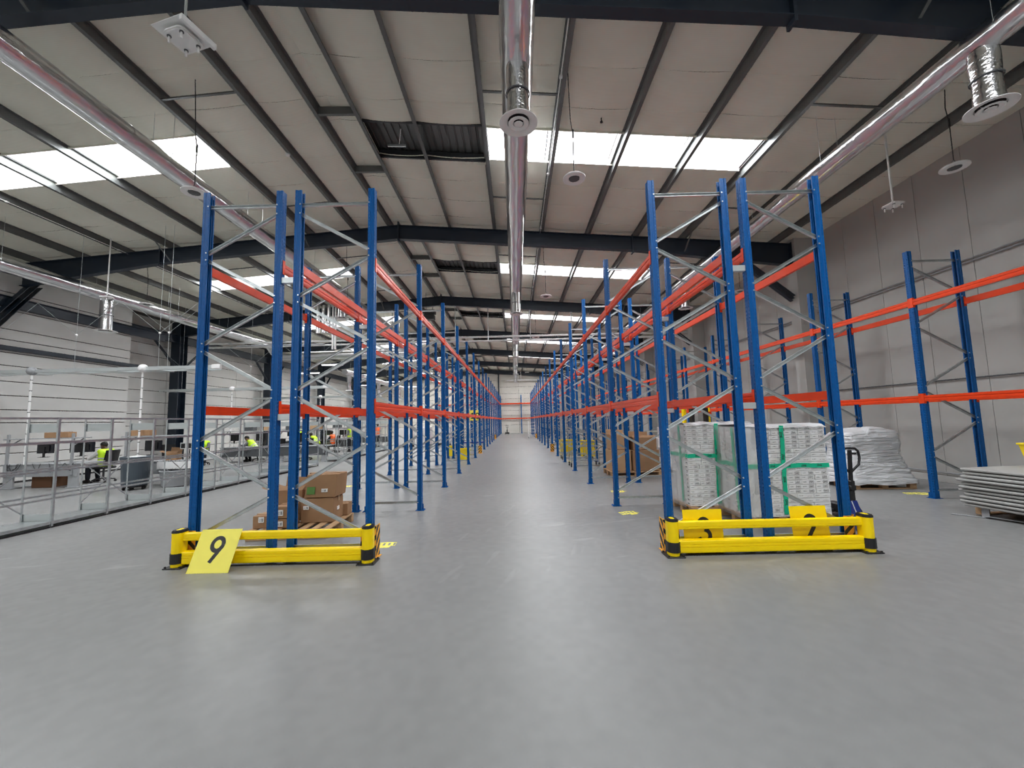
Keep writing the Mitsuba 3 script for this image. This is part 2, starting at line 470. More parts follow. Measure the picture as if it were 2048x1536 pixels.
# --- left wall: horizontal cladding, a nearer stretch and a set back stretch
wl = struct('wall_left', 'white wall of horizontal boards on the far left')
put(wl, box(XL - .3, XL - .04, YF - .3, YB + .3, 0, 8.2), 'm_joint')
part(wl, 'return', box(XL, -17.25, 17.55, 17.6, 0, 7.5), 'm_wall_left')
for x, ya, yb, zs in ((-17.2, YF, 17.6, [0, .62, 1.02, 2.06, 2.50, 2.98, 3.46, 4.0, 4.44, 4.88, 5.24, 5.9, 6.5, 7.6]), (XL, 17.6, YB, [0, .7, 1.3, 1.9, 2.5, 3.1, 3.7, 4.3, 4.9, 5.5, 6.1, 6.7, 7.5])):
    L = 5.4
    nb = int(math.ceil((yb - ya) / L))
    for q in range(nb):
        a, b = yb - (q + 1) * L, yb - q * L
        a = max(a, ya)
        for z0, z1 in zip(zs[:-1], zs[1:]):
            part(wl, 'board', box(x - .05, x, a + .006, b - .006, z0 + .012, z1 - .012, .006), 'm_wall_left')
part(wl, 'backing', box(-17.3, -17.26, YF, 17.55, 0, 7.6), 'm_joint')
part(wl, 'skirting', box(-17.2, -17.18, YF, 17.6, 0, .06), 'm_black')
for z, h, lab in ((6.15, .36, 'deep dark steel eaves beam along the left wall'), (4.58, .15, 'narrow dark steel rail along the left wall below the eaves beam')):
    kk = thing('wall_rail', lab, 'steel beam')
    if h > .3:
        part(kk, 'web', box(-17.12, -17.10, YF, 19.2, z - h / 2, z + h / 2), 'm_rafter')
        for s in (-1, 1):
            part(kk, 'flange', box(-17.19, -17.03, YF, 19.2, z + s * h / 2 - .01, z + s * h / 2 + .01), 'm_rafter')
    else:
        put(kk, box(-17.18, -17.06, YF, 18.3, z - h / 2, z + h / 2, .004), 'm_rafter')
kk = thing('eaves_beam', 'dark steel beam linking the tops of the black columns on the left', 'steel beam')
part(kk, 'web', box(-18.22, -18.2, 17.7, YB, 6.35, 6.75), 'm_rafter')
for z in (6.35, 6.75):
    part(kk, 'flange', box(-18.32, -18.1, 17.7, YB, z - .012, z + .012), 'm_rafter')
COLY = [R1 + RS * i for i in range(2, 6)]
for i, y in enumerate(COLY):
    kk = thing('steel_column', ('black steel column with knee braces on the far left, ' + ORD[i] + ' one from the camera').replace('nearest one from', 'the one nearest'), 'column')
    part(kk, 'web', box(-18.22, -18.20, y - .24, y + .24, 0, 7.45), 'm_rafter')
    for s in (-1, 1):
        part(kk, 'flange', box(-18.45, -17.97, y + s * .25 - .012, y + s * .25 + .012, 0, 7.45), 'm_rafter')
        part(kk, 'brace', cat(bar((-18.15, y + s * .2, 4.95), (-18.15, y + s * 1.75, 6.4), .012, .16, up=(1, 0, 0)), bar((-18.15, y + s * .2, 4.95), (-18.15, y + s * 1.75, 6.4), .16, .014)), 'm_rafter')
kk = thing('knee_brace', 'thick black diagonal steel brace in front of the left wall at the picture edge', 'steel brace')
part(kk, 'web', bar((-16.98, 12.2, 4.55), (-16.98, 13.75, 6.95), .012, .28, up=(1, 0, 0)), 'm_rafter')
for s in (-1, 1):
    part(kk, 'flange', bar((-16.98, 12.2 + s * .12, 4.55 - s * .07), (-16.98, 13.75 + s * .12, 6.95 - s * .07), .2, .016), 'm_rafter')

# --- end walls
wb = struct('wall_back', 'pale block wall at the end of the aisle')
put(wb, box(XL - .3, XR + .3, YB + .06, YB + .3, 0, 9.2), 'm_joint')
zs = [0, 1.1, 1.75, 2.4, 3.05, 4.6, 5.3, 6.2, 7.1, 7.9]
for z0, z1 in zip(zs[:-1], zs[1:]):
    for q in range(6):
        x0 = XL + q * (XR - XL) / 6
        x1 = x0 + (XR - XL) / 6
        part(wb, 'course', box(x0 + .008, x1 - .008, YB, YB + .07, z0 + .012, z1 - .012, .006), 'm_wall_back')
part(wb, 'fascia', box(XL, XR, YB - .02, YB + .08, 7.9, 9.0), 'm_wall_back')
kk = thing('wind_post', 'tall thin dark steel post against the back wall beside the left rack', 'column')
put(kk, box(-2.2, -2.05, YB - .2, YB - .02, 0, 8.3, .005), 'm_rafter')
wf = struct('wall_front')
put(wf, box(XL - .3, XR + .3, YF - .3, YF, 0, 9.2), 'm_wall_front')

# ================================================================== pallet racks
def upright_mesh(holes):
    p = [(-.042, -.030), (-.042, -.048), (-.016, -.048), (-.010, -.041), (.010, -.041), (.016, -.048), (.042, -.048), (.042, -.016), (.037, -.012)]
    p = p + [(x, -y) for x, y in reversed(p)]
    m = extr(wall_path(p, .004), 5.0)
    if not holes:
        return m
    cut = []
    for q in range(97):
        z = .12 + q * .05
        for y in (-.031, .031):
            cut.append(box(.03, .06, y - .0065, y + .0065, z - .011, z + .011))
        cut.append(box(-.034, -.026, -.06, .06, z + .018, z + .027))
        cut.append(box(.024, .032, -.06, .06, z + .018, z + .027))
    c = cat(cut)
    A = m3.Manifold(m3.Mesh(np.asarray(m.vertices, np.float32), np.asarray(m.faces, np.uint32)))
    B = m3.Manifold(m3.Mesh(np.asarray(c.vertices, np.float32), np.asarray(c.faces, np.uint32)))
    r = (A - B).to_mesh()
    return trimesh.Trimesh(r.vert_properties[:, :3], r.tri_verts, process=False)

UP_NEAR, UP_FAR = ply(upright_mesh(True), 'm_blue'), ply(upright_mesh(False), 'm_blue')
FOOT = ply(cat(box(-.075, .095, -.08, .08, 0, .008), bar((.043, -.06, .008), (.043, -.06, .11), .03, .006), bar((.043, .06, .008), (.043, .06, .11), .006, .03), cyl((.075, -.05, .008), (.075, -.05, .022), .010, 6), cyl((.075, .05, .008), (.075, .05, .022), .010, 6)), 'm_blue')
NODES = [(4.67, 4.13), (4.03, 3.50), (3.40, 2.86), (2.75, 2.21), (2.10, 1.56), (1.46, .91), (.80, .30)]
def channel(p0, p1, w=.042, d=.028, t=.003):
    sec = wall_path([(-w / 2, d), (-w / 2, 0), (w / 2, 0), (w / 2, d)], t)
    return along(extr(sec, float(np.linalg.norm(V(p1) - V(p0)))), p0, p1, xdir=np.cross(V(p1, float) - V(p0, float), (0, 1, 0)))

def rack(label, x0, x1, top, y0=Y0, nb=NB, M=None, near=2, levels=((1.90, 2.02), (3.86, 3.98)), spacer=None, beams=(0, 1)):
    """A row of upright frames along y; uprights at x0 (facing -x) and x1 (facing +x); top: the side on which the top diagonal starts."""
    rk = thing('pallet_rack', label, 'pallet rack', None)
    M = np.eye(4) if M is None else M
    a, b = x0 + .03, x1 - .03
    br = []
    lo, hi = (a, b) if top == 1 else (b, a)          # hi: where the first diagonal starts
    for i, (zh, zl) in enumerate(NODES):
        s, e = (hi, lo) if i % 2 == 0 else (lo, hi)
        br.append(ply(channel((s, 0, zh), (e, 0, zl)), 'm_galv'))
    for z in (4.80, .16):
        br.append(ply(channel((a, 0, z), (b, 0, z)), 'm_galv'))
    bolt = []
    for i, (zh, zl) in enumerate(NODES + [(4.80, 4.80), (.16, .16)]):
        s, e = (x1, x0) if (i % 2 == 0) == (top == 1) else (x0, x1)
        for xx, zz in ((s, zh), (e, zl)):
            xx = xx + (.03 if xx == x0 else -.03)
            bolt.append(cyl((xx, -.058, zz), (xx, -.046, zz), .011, 6))
    bolt = ply(cat(bolt), 'm_bolt')
    L = BAY - .10
    con = ply(cat(box(-.005, .002, 0, .055, 0, .20, .002), box(-.05, .0, .050, .056, 0, .20)), 'm_orange')
    st = wall_path([(0, 0)], 1) if False else Polygon([(0, 0), (.046, 0), (.046, .012), (.049, .016), (.049, .046), (.043, .052), (.043, .068), (.049, .074), (.049, .104), (.046, .108), (.046, .12), (0, .12)])
    bm = extr(st, L)                                    # x out, y up, z along
    bm.apply_transform(V([[1, 0, 0, -.048], [0, 0, 1, .05], [0, 1, 0, 0], [0, 0, 0, 1.]]))
    bm.invert()
    bm = ply(bm, 'm_orange')
    for q in range(nb + 1):
        y = y0 + q * BAY
        f = num(rk + '__upright_frame')
        for x, rz in ((x0, math.pi), (x1, 0.)):
            m = M @ mat4((x, y, .008), rz)
            part(f, 'upright', UP_NEAR if q < near else UP_FAR, M=m)
            part(f, 'foot_plate', FOOT, M=M @ mat4((x, y, 0), rz))
        for s in br:
            part(f, 'brace', s, M=M @ mat4((0, y, 0)))
        if q < 4:
            part(f, 'bolts', bolt, M=M @ mat4((0, y, 0)), kind='stuff')
        if q < nb:
            for z0, z1 in levels:
                for e in beams:
                    x, rz = ((x0 - .042, math.pi), (x1 + .042, 0.))[e]
                    bk = num(rk + '__beam')
                    m = M @ mat4((x, y if rz == 0 else y + BAY, z0), rz)
                    put(bk, bm, M=m)
                    part(bk, 'connector', con, M=m @ mat4((.006, -.004, -.04)))
                    C = mat4((.006, BAY + .004, -.04)); C[1, 1] = -1
                    part(bk, 'connector', con, M=m @ C)
        if spacer:
            for z in (3.68, 1.80):
                part(rk, 'row_spacer', box(spacer[0], spacer[1], y - .03, y + .03, z, z + .085, .004), 'm_zinc', None if (q or z < 2) else 'grey steel spacer to the row behind', M=M)
    return rk

rack('tall blue rack row with red-orange beams along the left side of the aisle', -2.950, -1.928, 0, spacer=(-3.17, -2.995))
rack('blue and red-orange rack row behind the left aisle row, nearest the galvanised shelving', -4.238, -3.214, 1)
rack('tall blue rack row with orange beams along the right side of the aisle', 1.967, 2.970, 1, spacer=(3.012, 3.20))
rack('blue and orange rack row behind the right aisle row, nearest the pallet truck', 3.244, 4.246, 0)
rack('single blue and orange rack row along the grey right wall', 8.22, 9.22, 0, near=3)
rack('blue rack row with red beams standing across the hall against the back wall', 52.5, 53.5, 0, y0=-4.64 - 2 * BAY, nb=6, near=0, M=mat4((0, 0, 0), 0) @ V([[0, 1, 0, 0], [1, 0, 0, 0], [0, 0, 1, 0], [0, 0, 0, 1.]]))

# ------------------------------------------------------------------ striped guards at the rack feet
def guard(x, y, s, label, sy=-1):
    g = thing('upright_guard', label, 'rack guard', 'striped guards on rack feet')
    H = .40
    path = [(-.09, -.085), (.03, -.085), (.09, -.03), (.09, .10)]
    pl = wall_path(path, .006)
    m = extr(pl, H)
    m.apply_translation((0, 0, .008))
    fl = box(-.09, .12, -.115, .10, 0, .008)
    flip = np.diag([s, -sy, 1, 1.])
    M = mat4((x, y, 0)) @ flip
    bd = cat(m, fl); bd.apply_transform(M)
    if s * sy > 0:
        bd.invert()
    put(num(g + '__body'), bd, 'm_amber')
    for (ax, ay), (bx, by) in zip(path[:-1], path[1:]):
        d = V([bx - ax, by - ay]); L = np.linalg.norm(d); d /= L
        nrm = V([d[1], -d[0]])
        face = Polygon([(0, .012), (L, .012), (L, H), (0, H)])
        for q in range(-3, 5):
            c = q * .14
            st = Polygon([(-.02, c), (L + .02, c + (L + .04)), (L + .02, c + L + .04 + .062), (-.02, c + .062)]).intersection(face)
            if st.is_empty or st.area < 1e-4:
                continue
            t = extr(st, .0015)
            R = np.eye(4)
            R[:3, 0] = [d[0], d[1], 0]; R[:3, 1] = [0, 0, 1]; R[:3, 2] = [nrm[0], nrm[1], 0]
            R[:3, 3] = [ax + nrm[0] * .0032, ay + nrm[1] * .0032, 0]
            t.apply_transform(M @ R)
            if np.linalg.det((M @ R)[:3, :3]) < 0:
                t.invert()
            part(g, 'stripe', t, 'm_black')
YK = [Y0 + q * BAY for q in range(NB + 1)]
guard(-1.928, YK[0], 1, 'striped guard at the aisle foot of the left rack, nearest the camera')
guard(-4.238, YK[0], -1, 'black and orange striped guard behind plate 9 at the outer left rack foot')
guard(1.967, YK[0], -1, 'striped guard at the aisle foot of the right rack, nearest the camera')
guard(4.246, YK[0], 1, 'striped guard at the outer foot of the right rack beside the black pump handle')
guard(-1.928, YK[6] - .02, 1, 'striped guard halfway down the left side of the aisle under the yellow sign')
guard(1.967, YK[6] - .02, -1, 'striped guard halfway down the right side of the aisle')
guard(-1.928, YK[12], 1, 'small striped guard far down the left side of the aisle')
guard(1.967, YK[12], -1, 'small striped guard far down the right side of the aisle below the white steps')

# ------------------------------------------------------------------ yellow barriers
def barrier(xa, xb, y, label):
    b = thing('rack_end_barrier', label, 'barrier')
    pr = LineString([(0, -.022), (0, .022)]).buffer(.068, 12)
    for x in (xa, xb):
        p = num(b + '__post')
        put(p, mv(extr(pr, .41), (x, y, .015)), 'm_yellow', 40)
        part(p, 'cap', cat(mv(extr(pr.buffer(.003), .02), (x, y, .425)), mv(extr(pr.buffer(-.006), .012), (x, y, .443))), 'm_black', 'black cap', 40)
        part(p, 'logo_patch', mv(extr(pr.buffer(-.04), .002), (x, y, .455)), 'm_yellow', None, 40)
        part(p, 'sleeve', mv(extr(pr.buffer(.011), .12), (x, y, .055)), 'm_black', 'black rubber sleeve', 40)
        part(p, 'base_plate', cat(box(x - .11, x + .11, y - .115, y + .115, 0, .014, .003), *[cyl((x + i * .09, y + j * .095, .014), (x + i * .09, y + j * .095, .03), .012, 6) for i in (-1, 1) for j in (-1, 1)]), 'm_black')
    def rail(z0, z1, w, grooves):
        hz = (z1 - z0)
        pts = [(-w, 0), (w * .2, 0), (w, .012)]
        n = 6
        body = Polygon([(-w, 0), (w, 0), (w, hz), (-w, hz)]).buffer(-.018).buffer(.018, 4)
        for g in grooves:
            body = body.difference(Polygon([(-w - .01, g - .003), (-w + .006, g - .002), (-w + .006, g + .002), (-w - .01, g + .003)]))
        m = extr(body, xb - xa - .10)
        return along(m, (xa + .05, y, z0), (xb - .05, y, z0), xdir=(0, 1, 0)), body
    m, _ = rail(.315, .415, .035, [.035])
    part(b, 'upper_rail', m, 'm_yellow', None, 35)
    m, _ = rail(.035, .19, .052, [.075, .11])
    part(b, 'lower_rail', m, 'm_yellow', None, 35)
    part(b, 'ground_strip', box(xa + .1, xb - .1, y - .03, y + .03, 0, .01), 'm_black')
barrier(-4.27, -1.885, 5.165, 'yellow barrier with black sleeved posts on the left, plate 9 leaning on it')
barrier(1.93, 4.34, 5.165, 'yellow barrier with black sleeved posts before the white carton stacks on the right')

def numeral(ch, h):
    """Round plain numerals drawn as strokes, h high, centred."""
    r = lambda cx, cy, rx, ry, a0, a1: [(cx + rx * math.cos(math.radians(a)), cy + ry * math.sin(math.radians(a))) for a in np.linspace(a0, a1, 28)]
    if ch == '9':
        ls = [r(0, .20, .21, .235, 0, 360), [(.205, .15), (-.10, -.46)]]
    elif ch == '3':
        ls = [r(0, .22, .19, .215, 165, -80), r(0, -.215, .22, .225, 88, -165)]
    else:
        ls = [r(0, .22, .20, .215, 170, -30) + [(-.20, -.435), (.22, -.435)]]
    g = [LineString(l).buffer(.072, cap_style=2) for l in ls]
    p = g[0]
    for q in g[1:]:
        p = p.union(q)
    return affinity.scale(p, h, h, origin=(0, 0))
def plate(txt, x, y, tilt, label, sx=.5, rz=0., hy=.5, th=.31):
    s = thing('number_plate', label, 'sign')
    ct, stt = math.cos(tilt), math.sin(tilt)
    R = V([[1, 0, 0], [0, stt, -ct], [0, ct, stt]])       # plate x right, y up, z towards the camera
    M = mat4((x, y, 0), rz) @ mat4(R=R)
    b = box(-sx / 2, sx / 2, 0, hy, -.006, 0, .002); b.apply_transform(M)
    put(num(s + '__board'), b, 'm_sign' if txt == '9' else 'm_yellow')
    t = extr(numeral(txt, th), .0015)
    t.apply_transform(M @ mat4((0.01, hy * .52, 0)))
    part(s, 'numeral', t, 'm_black')
    return s
plate('9', -3.715, 4.905, math.radians(28), 'pale yellow plate with a black 9 leaning against the left yellow barrier', .505, 0, .51, .32)
plate('3', 2.36, 5.235, math.radians(3), 'yellow plate with a black 3 standing behind the right yellow barrier', .50, 0, .53, .32)
plate('2', 3.73, 5.225, math.radians(8), 'yellow plate with a half hidden black numeral, right of plate 3 behind the right barrier', .47, 0, .54, .32)

# sign "10" hung in the left rack further down the aisle
s = thing('aisle_sign', 'yellow sign with a black 10 hanging in the left rack halfway down the aisle', 'sign')
put(num(s + '__board'), box(-2.46, -1.98, YK[6] - .10, YK[6] - .09, 1.76, 2.32, .003), 'm_sign')
part(s, 'numeral', text3('10', .30, mat4((-2.17, YK[6] - .101, 2.02)) @ mat4(R=V([[1, 0, 0], [0, 0, -1], [0, 1, 0]])), .002), 'm_black')
part(s, 'hook', cat(bar((-2.4, YK[6] - .095, 2.30), (-2.4, YK[6] - .02, 2.44), .012, .012), bar((-2.05, YK[6] - .095, 2.30), (-2.05, YK[6] - .02, 2.44), .012, .012)), 'm_zinc')

# ------------------------------------------------------------------ pallets, boxes, carton stacks
def pallet(x, y, rz, label, w=1.2, d=1.0, slats=6, bare=False):
    p = thing('wooden_pallet', label, 'pallet')
    M = mat4((x, y, 0), rz)
    hw, hd = w / 2, d / 2
    for yy in (-hd + .05, 0, hd - .05):
        part(p, 'bottom_board', box(-hw, hw, yy - .05, yy + .05, 0, .02, .003), 'm_wood', M=M)
        part(p, 'stringer_board', box(-hw, hw, yy - .06, yy + .06, .105, .125, .003), 'm_wood', M=M)
        for xx in (-hw + .07, 0, hw - .07):
            part(p, 'block', box(xx - .07, xx + .07, yy - .05, yy + .05, .02, .105, .004), 'm_wood', M=M)
    sw = .105 if slats > 6 else .13
    for q in range(slats):
        xx = -hw + sw / 2 + q * (w - sw) / (slats - 1)
        part(p, 'deck_board', box(xx - sw / 2, xx + sw / 2, -hd, hd, .125, .145, .003), 'm_wood', M=M)
    return p

def cardbox(x, y, z, w, d, h, rz, label, mat='m_card', stickers=(), tape=True, flaps=0, name='cardboard_box', group=None, skew=0.):
    """stickers: (side, u, v, su, sv, material); side 0 = -y face, 1 = +x face, 3 = -x face; u, v from the face centre."""
    c = thing(name, label, 'box', group)
    M = mat4((x, y, z), rz)
    if flaps:
        t = .006
        sh = cat(box(-w / 2, w / 2, -d / 2, -d / 2 + t, 0, h), box(-w / 2, w / 2, d / 2 - t, d / 2, 0, h), box(-w / 2, -w / 2 + t, -d / 2, d / 2, 0, h), box(w / 2 - t, w / 2, -d / 2, d / 2, 0, h), box(-w / 2, w / 2, -d / 2, d / 2, 0, t))
        part(c, 'shell', sh, mat, M=M)
        part(c, 'flap', bar((-w / 2, 0, h), (-w / 2 - .14, 0, h + .05), t, 1e-3 + d * .98, up=None) if False else grid(lambda u, v: (-w / 2 - .16 * u, -d / 2 + d * v, h + .05 * u + .03 * np.sin(3 * v) * u), 3, 4), mat, M=M)
        part(c, 'flap', grid(lambda u, v: (-w / 2 + w * v, d / 2 + .05 * u, h + .17 * u - .03 * u * v), 3, 4), mat, M=M)
        part(c, 'flap', grid(lambda u, v: (-w / 2 + w * v, -d / 2 + .10 * u, h + .06 * u), 3, 4), mat, M=M)
    else:
        m = box(-w / 2, w / 2, -d / 2, d / 2, 0, h, .008)
        m = m.subdivide().subdivide()
        v = m.vertices
        v[:, 0] += skew * v[:, 2] + .012 * (meshkit.noise(v * 5 + len(label)) - .5)
        v[:, 1] += .012 * (meshkit.noise(v * 5 + 31) - .5)
        v[:, 2] = np.where(v[:, 2] > h * .6, v[:, 2] + .018 * (meshkit.noise(v * 4 + 7) - .5), v[:, 2])
        m.vertices = v
        part(c, 'body', m, mat, M=M, smooth=30)
        part(c, 'top_seam', box(-w / 2 + .004, w / 2 - .004, -.003, .003, h + .001, h + .011), 'm_card_dark', M=M)
        if tape:
            part(c, 'tape', cat(box(-w / 2 - .006, w / 2 + .006, -.028, .028, h + .003, h + .012), box(w / 2 + .004, w / 2 + .008, -.028, .028, h - .08, h + .01), box(-w / 2 - .008, -w / 2 - .004, -.028, .028, h - .08, h + .01)), 'm_tape', M=M)
    for side, u, v, su, sv, mt in stickers:
        e = .012
        z0 = h / 2 + v - sv / 2
        if side == 0:
            b = box(u - su / 2, u + su / 2, -d / 2 - e, -d / 2 - .004, z0, z0 + sv)
        elif side == 1:
            b = box(w / 2 + .004, w / 2 + e, u - su / 2, u + su / 2, z0, z0 + sv)
        else:
            b = box(-w / 2 - e, -w / 2 - .004, u - su / 2, u + su / 2, z0, z0 + sv)
        if skew:
            b.vertices[:, 0] += skew * b.vertices[:, 2]
        part(c, 'print' if mt == 'm_green_print' else 'paper_label', b, mt, M=M)
        if mt == 'm_paper':
            l = [box(u - su * .34, u - su * .02, -d / 2 - e - .0015, -d / 2 - e, z0 + sv * (.2 + .2 * q), z0 + sv * (.28 + .2 * q)) for q in range(3)] + [box(u + su * .08, u + su * .36, -d / 2 - e - .0015, -d / 2 - e, z0 + sv * .2, z0 + sv * .75)]
            if side == 0:
                part(c, 'label_print', cat(l), 'm_plastic_grey', M=M)
    return c

pallet(-3.54, 6.77, .06, 'wooden pallet on the floor inside the left rack, carrying the brown boxes', 1.25, 1.08, 7)
zb = .147
cardbox(-3.28, 6.86, zb, .52, .44, .385, .06, 'large brown carton on the pallet, under the dented green printed one', stickers=[(0, -.17, .05, .09, .06, 'm_paper'), (1, -.03, .0, .09, .06, 'm_paper')])
cardbox(-3.23, 6.85, zb + .398, .50, .43, .37, .03, 'dented brown carton with a green print, topmost on the pallet', stickers=[(0, .07, -.07, .10, .055, 'm_paper'), (0, -.15, -.07, .13, .12, 'm_green_print')], skew=.10)
cardbox(-3.98, 6.48, zb, .27, .30, .19, .04, 'small brown carton at the left corner of the pallet', stickers=[(0, 0, .04, .085, .085, 'm_paper')])
cardbox(-3.68, 6.50, zb, .25, .34, .135, .05, 'low brown carton on the pallet under a twin with a white label', stickers=[(0, -.01, .0, .09, .08, 'm_paper')], tape=False)
cardbox(-3.68, 6.50, zb + .145, .25, .34, .18, .05, 'brown carton with a white label on its low twin between two rack posts', stickers=[(0, -.01, 0, .09, .09, 'm_paper')], tape=False)
cardbox(-3.86, 7.02, zb, .52, .46, .50, .03, 'tall brown carton with open flaps behind the small ones on the pallet', flaps=1)
cardbox(-3.07, 7.22, zb, .2, .24, .2, .1, 'small brown carton half hidden at the far corner of the pallet', tape=False)

def carton_stack(x0, x1, y0, y1, h, label, nx, ny, nz, strap_x, strap_z, seed, film_side=True):
    """Rows of white printed cartons on a pallet, strapped with green tape and partly wrapped."""
    g = thing('carton_stack', label, 'carton stack')
    rnd = random.Random(seed)
    zb = .147
    dx, dy, dz = (x1 - x0) / nx, (y1 - y0) / ny, (h - zb) / nz
    shape = {}
    pr = []
    for kz in range(nz):
        lo = kz >= nz - 3 or kz in (3, 4)
        cols = nx if (kz // 5) % 2 == 0 else nx + 1
        w = (x1 - x0) / cols
        for i in range(cols):
            for j in range(ny):
                if 0 < i < cols - 1 and 0 < j < ny - 1 and kz < nz - 1:
                    continue
                jx, jy = rnd.uniform(-.004, .004), rnd.uniform(-.006, .006)
                key = (round(w, 4),)
                if key not in shape:
                    shape[key] = ply(box(-w / 2 + .002, w / 2 - .002, -dy / 2 + .002, dy / 2 - .002, .0015, dz - .0015, .004), 'm_carton')
                cx, cy, z = x0 + w * (i + .5) + jx, y0 + dy * (j + .5) + jy, zb + kz * dz
                part(g, 'carton', shape[key], M=mat4((cx, cy, z)))
                if j == 0:
                    f = cy - dy / 2 - .0005
                    for hh in (.5,):
                        pr.append(box(cx - w * .42, cx - w * .18, f, f + .002, z + dz * hh - .003, z + dz * hh + .003))
                        if (kz // 5) % 2 == 1 or rnd.random() < .15:
                            X = cx + w * .18
                            for q in ((-.035, .035, .016, .020), (-.035, .035, -.020, -.016), (-.035, -.031, -.02, .02), (.031, .035, -.02, .02), (-.022, .022, -.007, .007)):
                                pr.append(box(X + q[0], X + q[1], f, f + .002, z + dz * hh + q[2], z + dz * hh + q[3]))
                        else:
                            pr.append(box(cx + w * .05, cx + w * .36, f, f + .002, z + dz * hh - .010, z + dz * hh - .006))
                if i == 0:
                    f = cx - w / 2 + .0005
                    for hh in (.5,):
                        pr.append(box(f - .002, f, cy - dy * .3, cy - dy * .05, z + dz * hh - .008, z + dz * hh + .008))
    part(g, 'carton_print', cat(pr), 'm_print', kind='stuff')
    e = .012
    tw = .033
    def wob(a, s):
        return .012 * (meshkit.noise(np.stack([a * 4 + s, a * 0, a * 0 + seed], -1)) - .5)
    for q, sx in enumerate(strap_x):
        part(g, 'tape', grid(lambda u, v: (sx + .02 * (u - .5) + wob(u * 3, q * 7) + (v - .5) * 2 * tw, y0 - e + 0 * u, zb + .04 + (h - zb - .03) * u), 24, 1), 'm_tape_green', 'green printed tape running down the front')
    part(g, 'tape', grid(lambda u, v: (x0 - e + (x1 - x0 + 2 * e) * u, y0 - e - .002 + 0 * u, strap_z + wob(u * 4, 3) + (v - .5) * 2 * tw), 24, 1), 'm_tape_green', 'green printed tape around the middle')
    part(g, 'tape', grid(lambda u, v: (x0 - e - .001 + 0 * u, y0 - e + (y1 - y0 + 2 * e) * u, strap_z + wob(u * 3, 5) + (v - .5) * 2 * tw), 12, 1), 'm_tape_green')
    part(g, 'tape', grid(lambda u, v: (x0 - e + .0 * u + wob(u * 3, 9), (y0 + y1) / 2 - .1 + .05 * u + (v - .5) * 2 * tw, zb + .05 + (h - zb - .06) * u), 20, 1), 'm_tape_green')
    R = V([[1, 0, 0], [0, 0, -1], [0, 1, 0]])
    tx = []
    n = 5
    for q in range(n):
        tx.append(text3('DHL', .030, mat4((x0 + .16 + (x1 - x0 - .3) * q / (n - 1), y0 - e - .0035, strap_z)) @ mat4(R=R), .001, True, .35))
    for sx in strap_x:
        for q in range(4):
            tx.append(text3('DHL', .034, mat4((sx, y0 - e - .0015, zb + .22 + (h - .5) * q / 3)) @ mat4(R=R) @ mat4(R=V([[0, 1, 0], [-1, 0, 0], [0, 0, 1.]])), .001, True, .35))
    part(g, 'tape_lettering', cat(tx), 'm_black', kind='stuff')
    # loose clear film
    def crumple(p, s, amp):
        return amp * (meshkit.fbm(p * V([2.2, 2.2, 3.5]) + s, 3) - .5)
    def side(u, v):
        p = np.stack([u * 0 + x0, y0 + (y1 - y0) * v, zb + (h - zb) * u], -1)
        return (x0 - .05 - crumple(p, seed, .10) - .05 * (1 - u) ** 3, y0 - .03 + (y1 - y0 + .05) * v, zb - .02 + (h - zb + .03) * u)
    part(g, 'film', grid(side, 22, 14), 'm_film', 'crumpled clear stretch film down the left side', True)
    if film_side:
        def wrapf(u, v):
            p = np.stack([x0 + (x1 - x0) * u, y0 + 0 * u, h * v], -1)
            return (x0 - .03 + .34 * u * (.5 + .5 * v) , y0 - .035 - np.abs(crumple(p, seed + 4, .07)), zb + (h - zb) * v)
        part(g, 'film', grid(wrapf, 8, 24), 'm_film', smooth=True)
    def topf(u, v):
        p = np.stack([x0 + (x1 - x0) * u, y0 + (y1 - y0) * v, h + 0 * u], -1)
        ed = np.minimum(v, 1 - v)
        return (x0 - .02 + (x1 - x0 + .04) * u, y0 - .02 + (y1 - y0 + .04) * v, h + .02 + np.abs(crumple(p, seed + 9, .16)) - .05 * np.clip(1 - ed * 8, 0, 1))
    part(g, 'film_cover', grid(topf, 26, 16), 'm_wrap', 'white plastic sheet crumpled over the top', True)
    return g

pallet(4.20, 6.78, 0, 'wooden pallet under the front white carton stack behind the right barrier', 1.3, .9)
carton_stack(3.57, 4.83, 6.32, 7.08, 1.53, 'front stack of white printed cartons in green tape behind the right barrier', 5, 3, 20, (4.14,), .92, 3)
pallet(3.62, 7.56, 0, 'wooden pallet under the rear white carton stack inside the right rack', 1.2, .86)
carton_stack(3.04, 4.20, 7.18, 7.93, 1.57, 'rear stack of white printed cartons in green tape, left of the front one', 5, 3, 20, (3.55,), 1.02, 11, False)

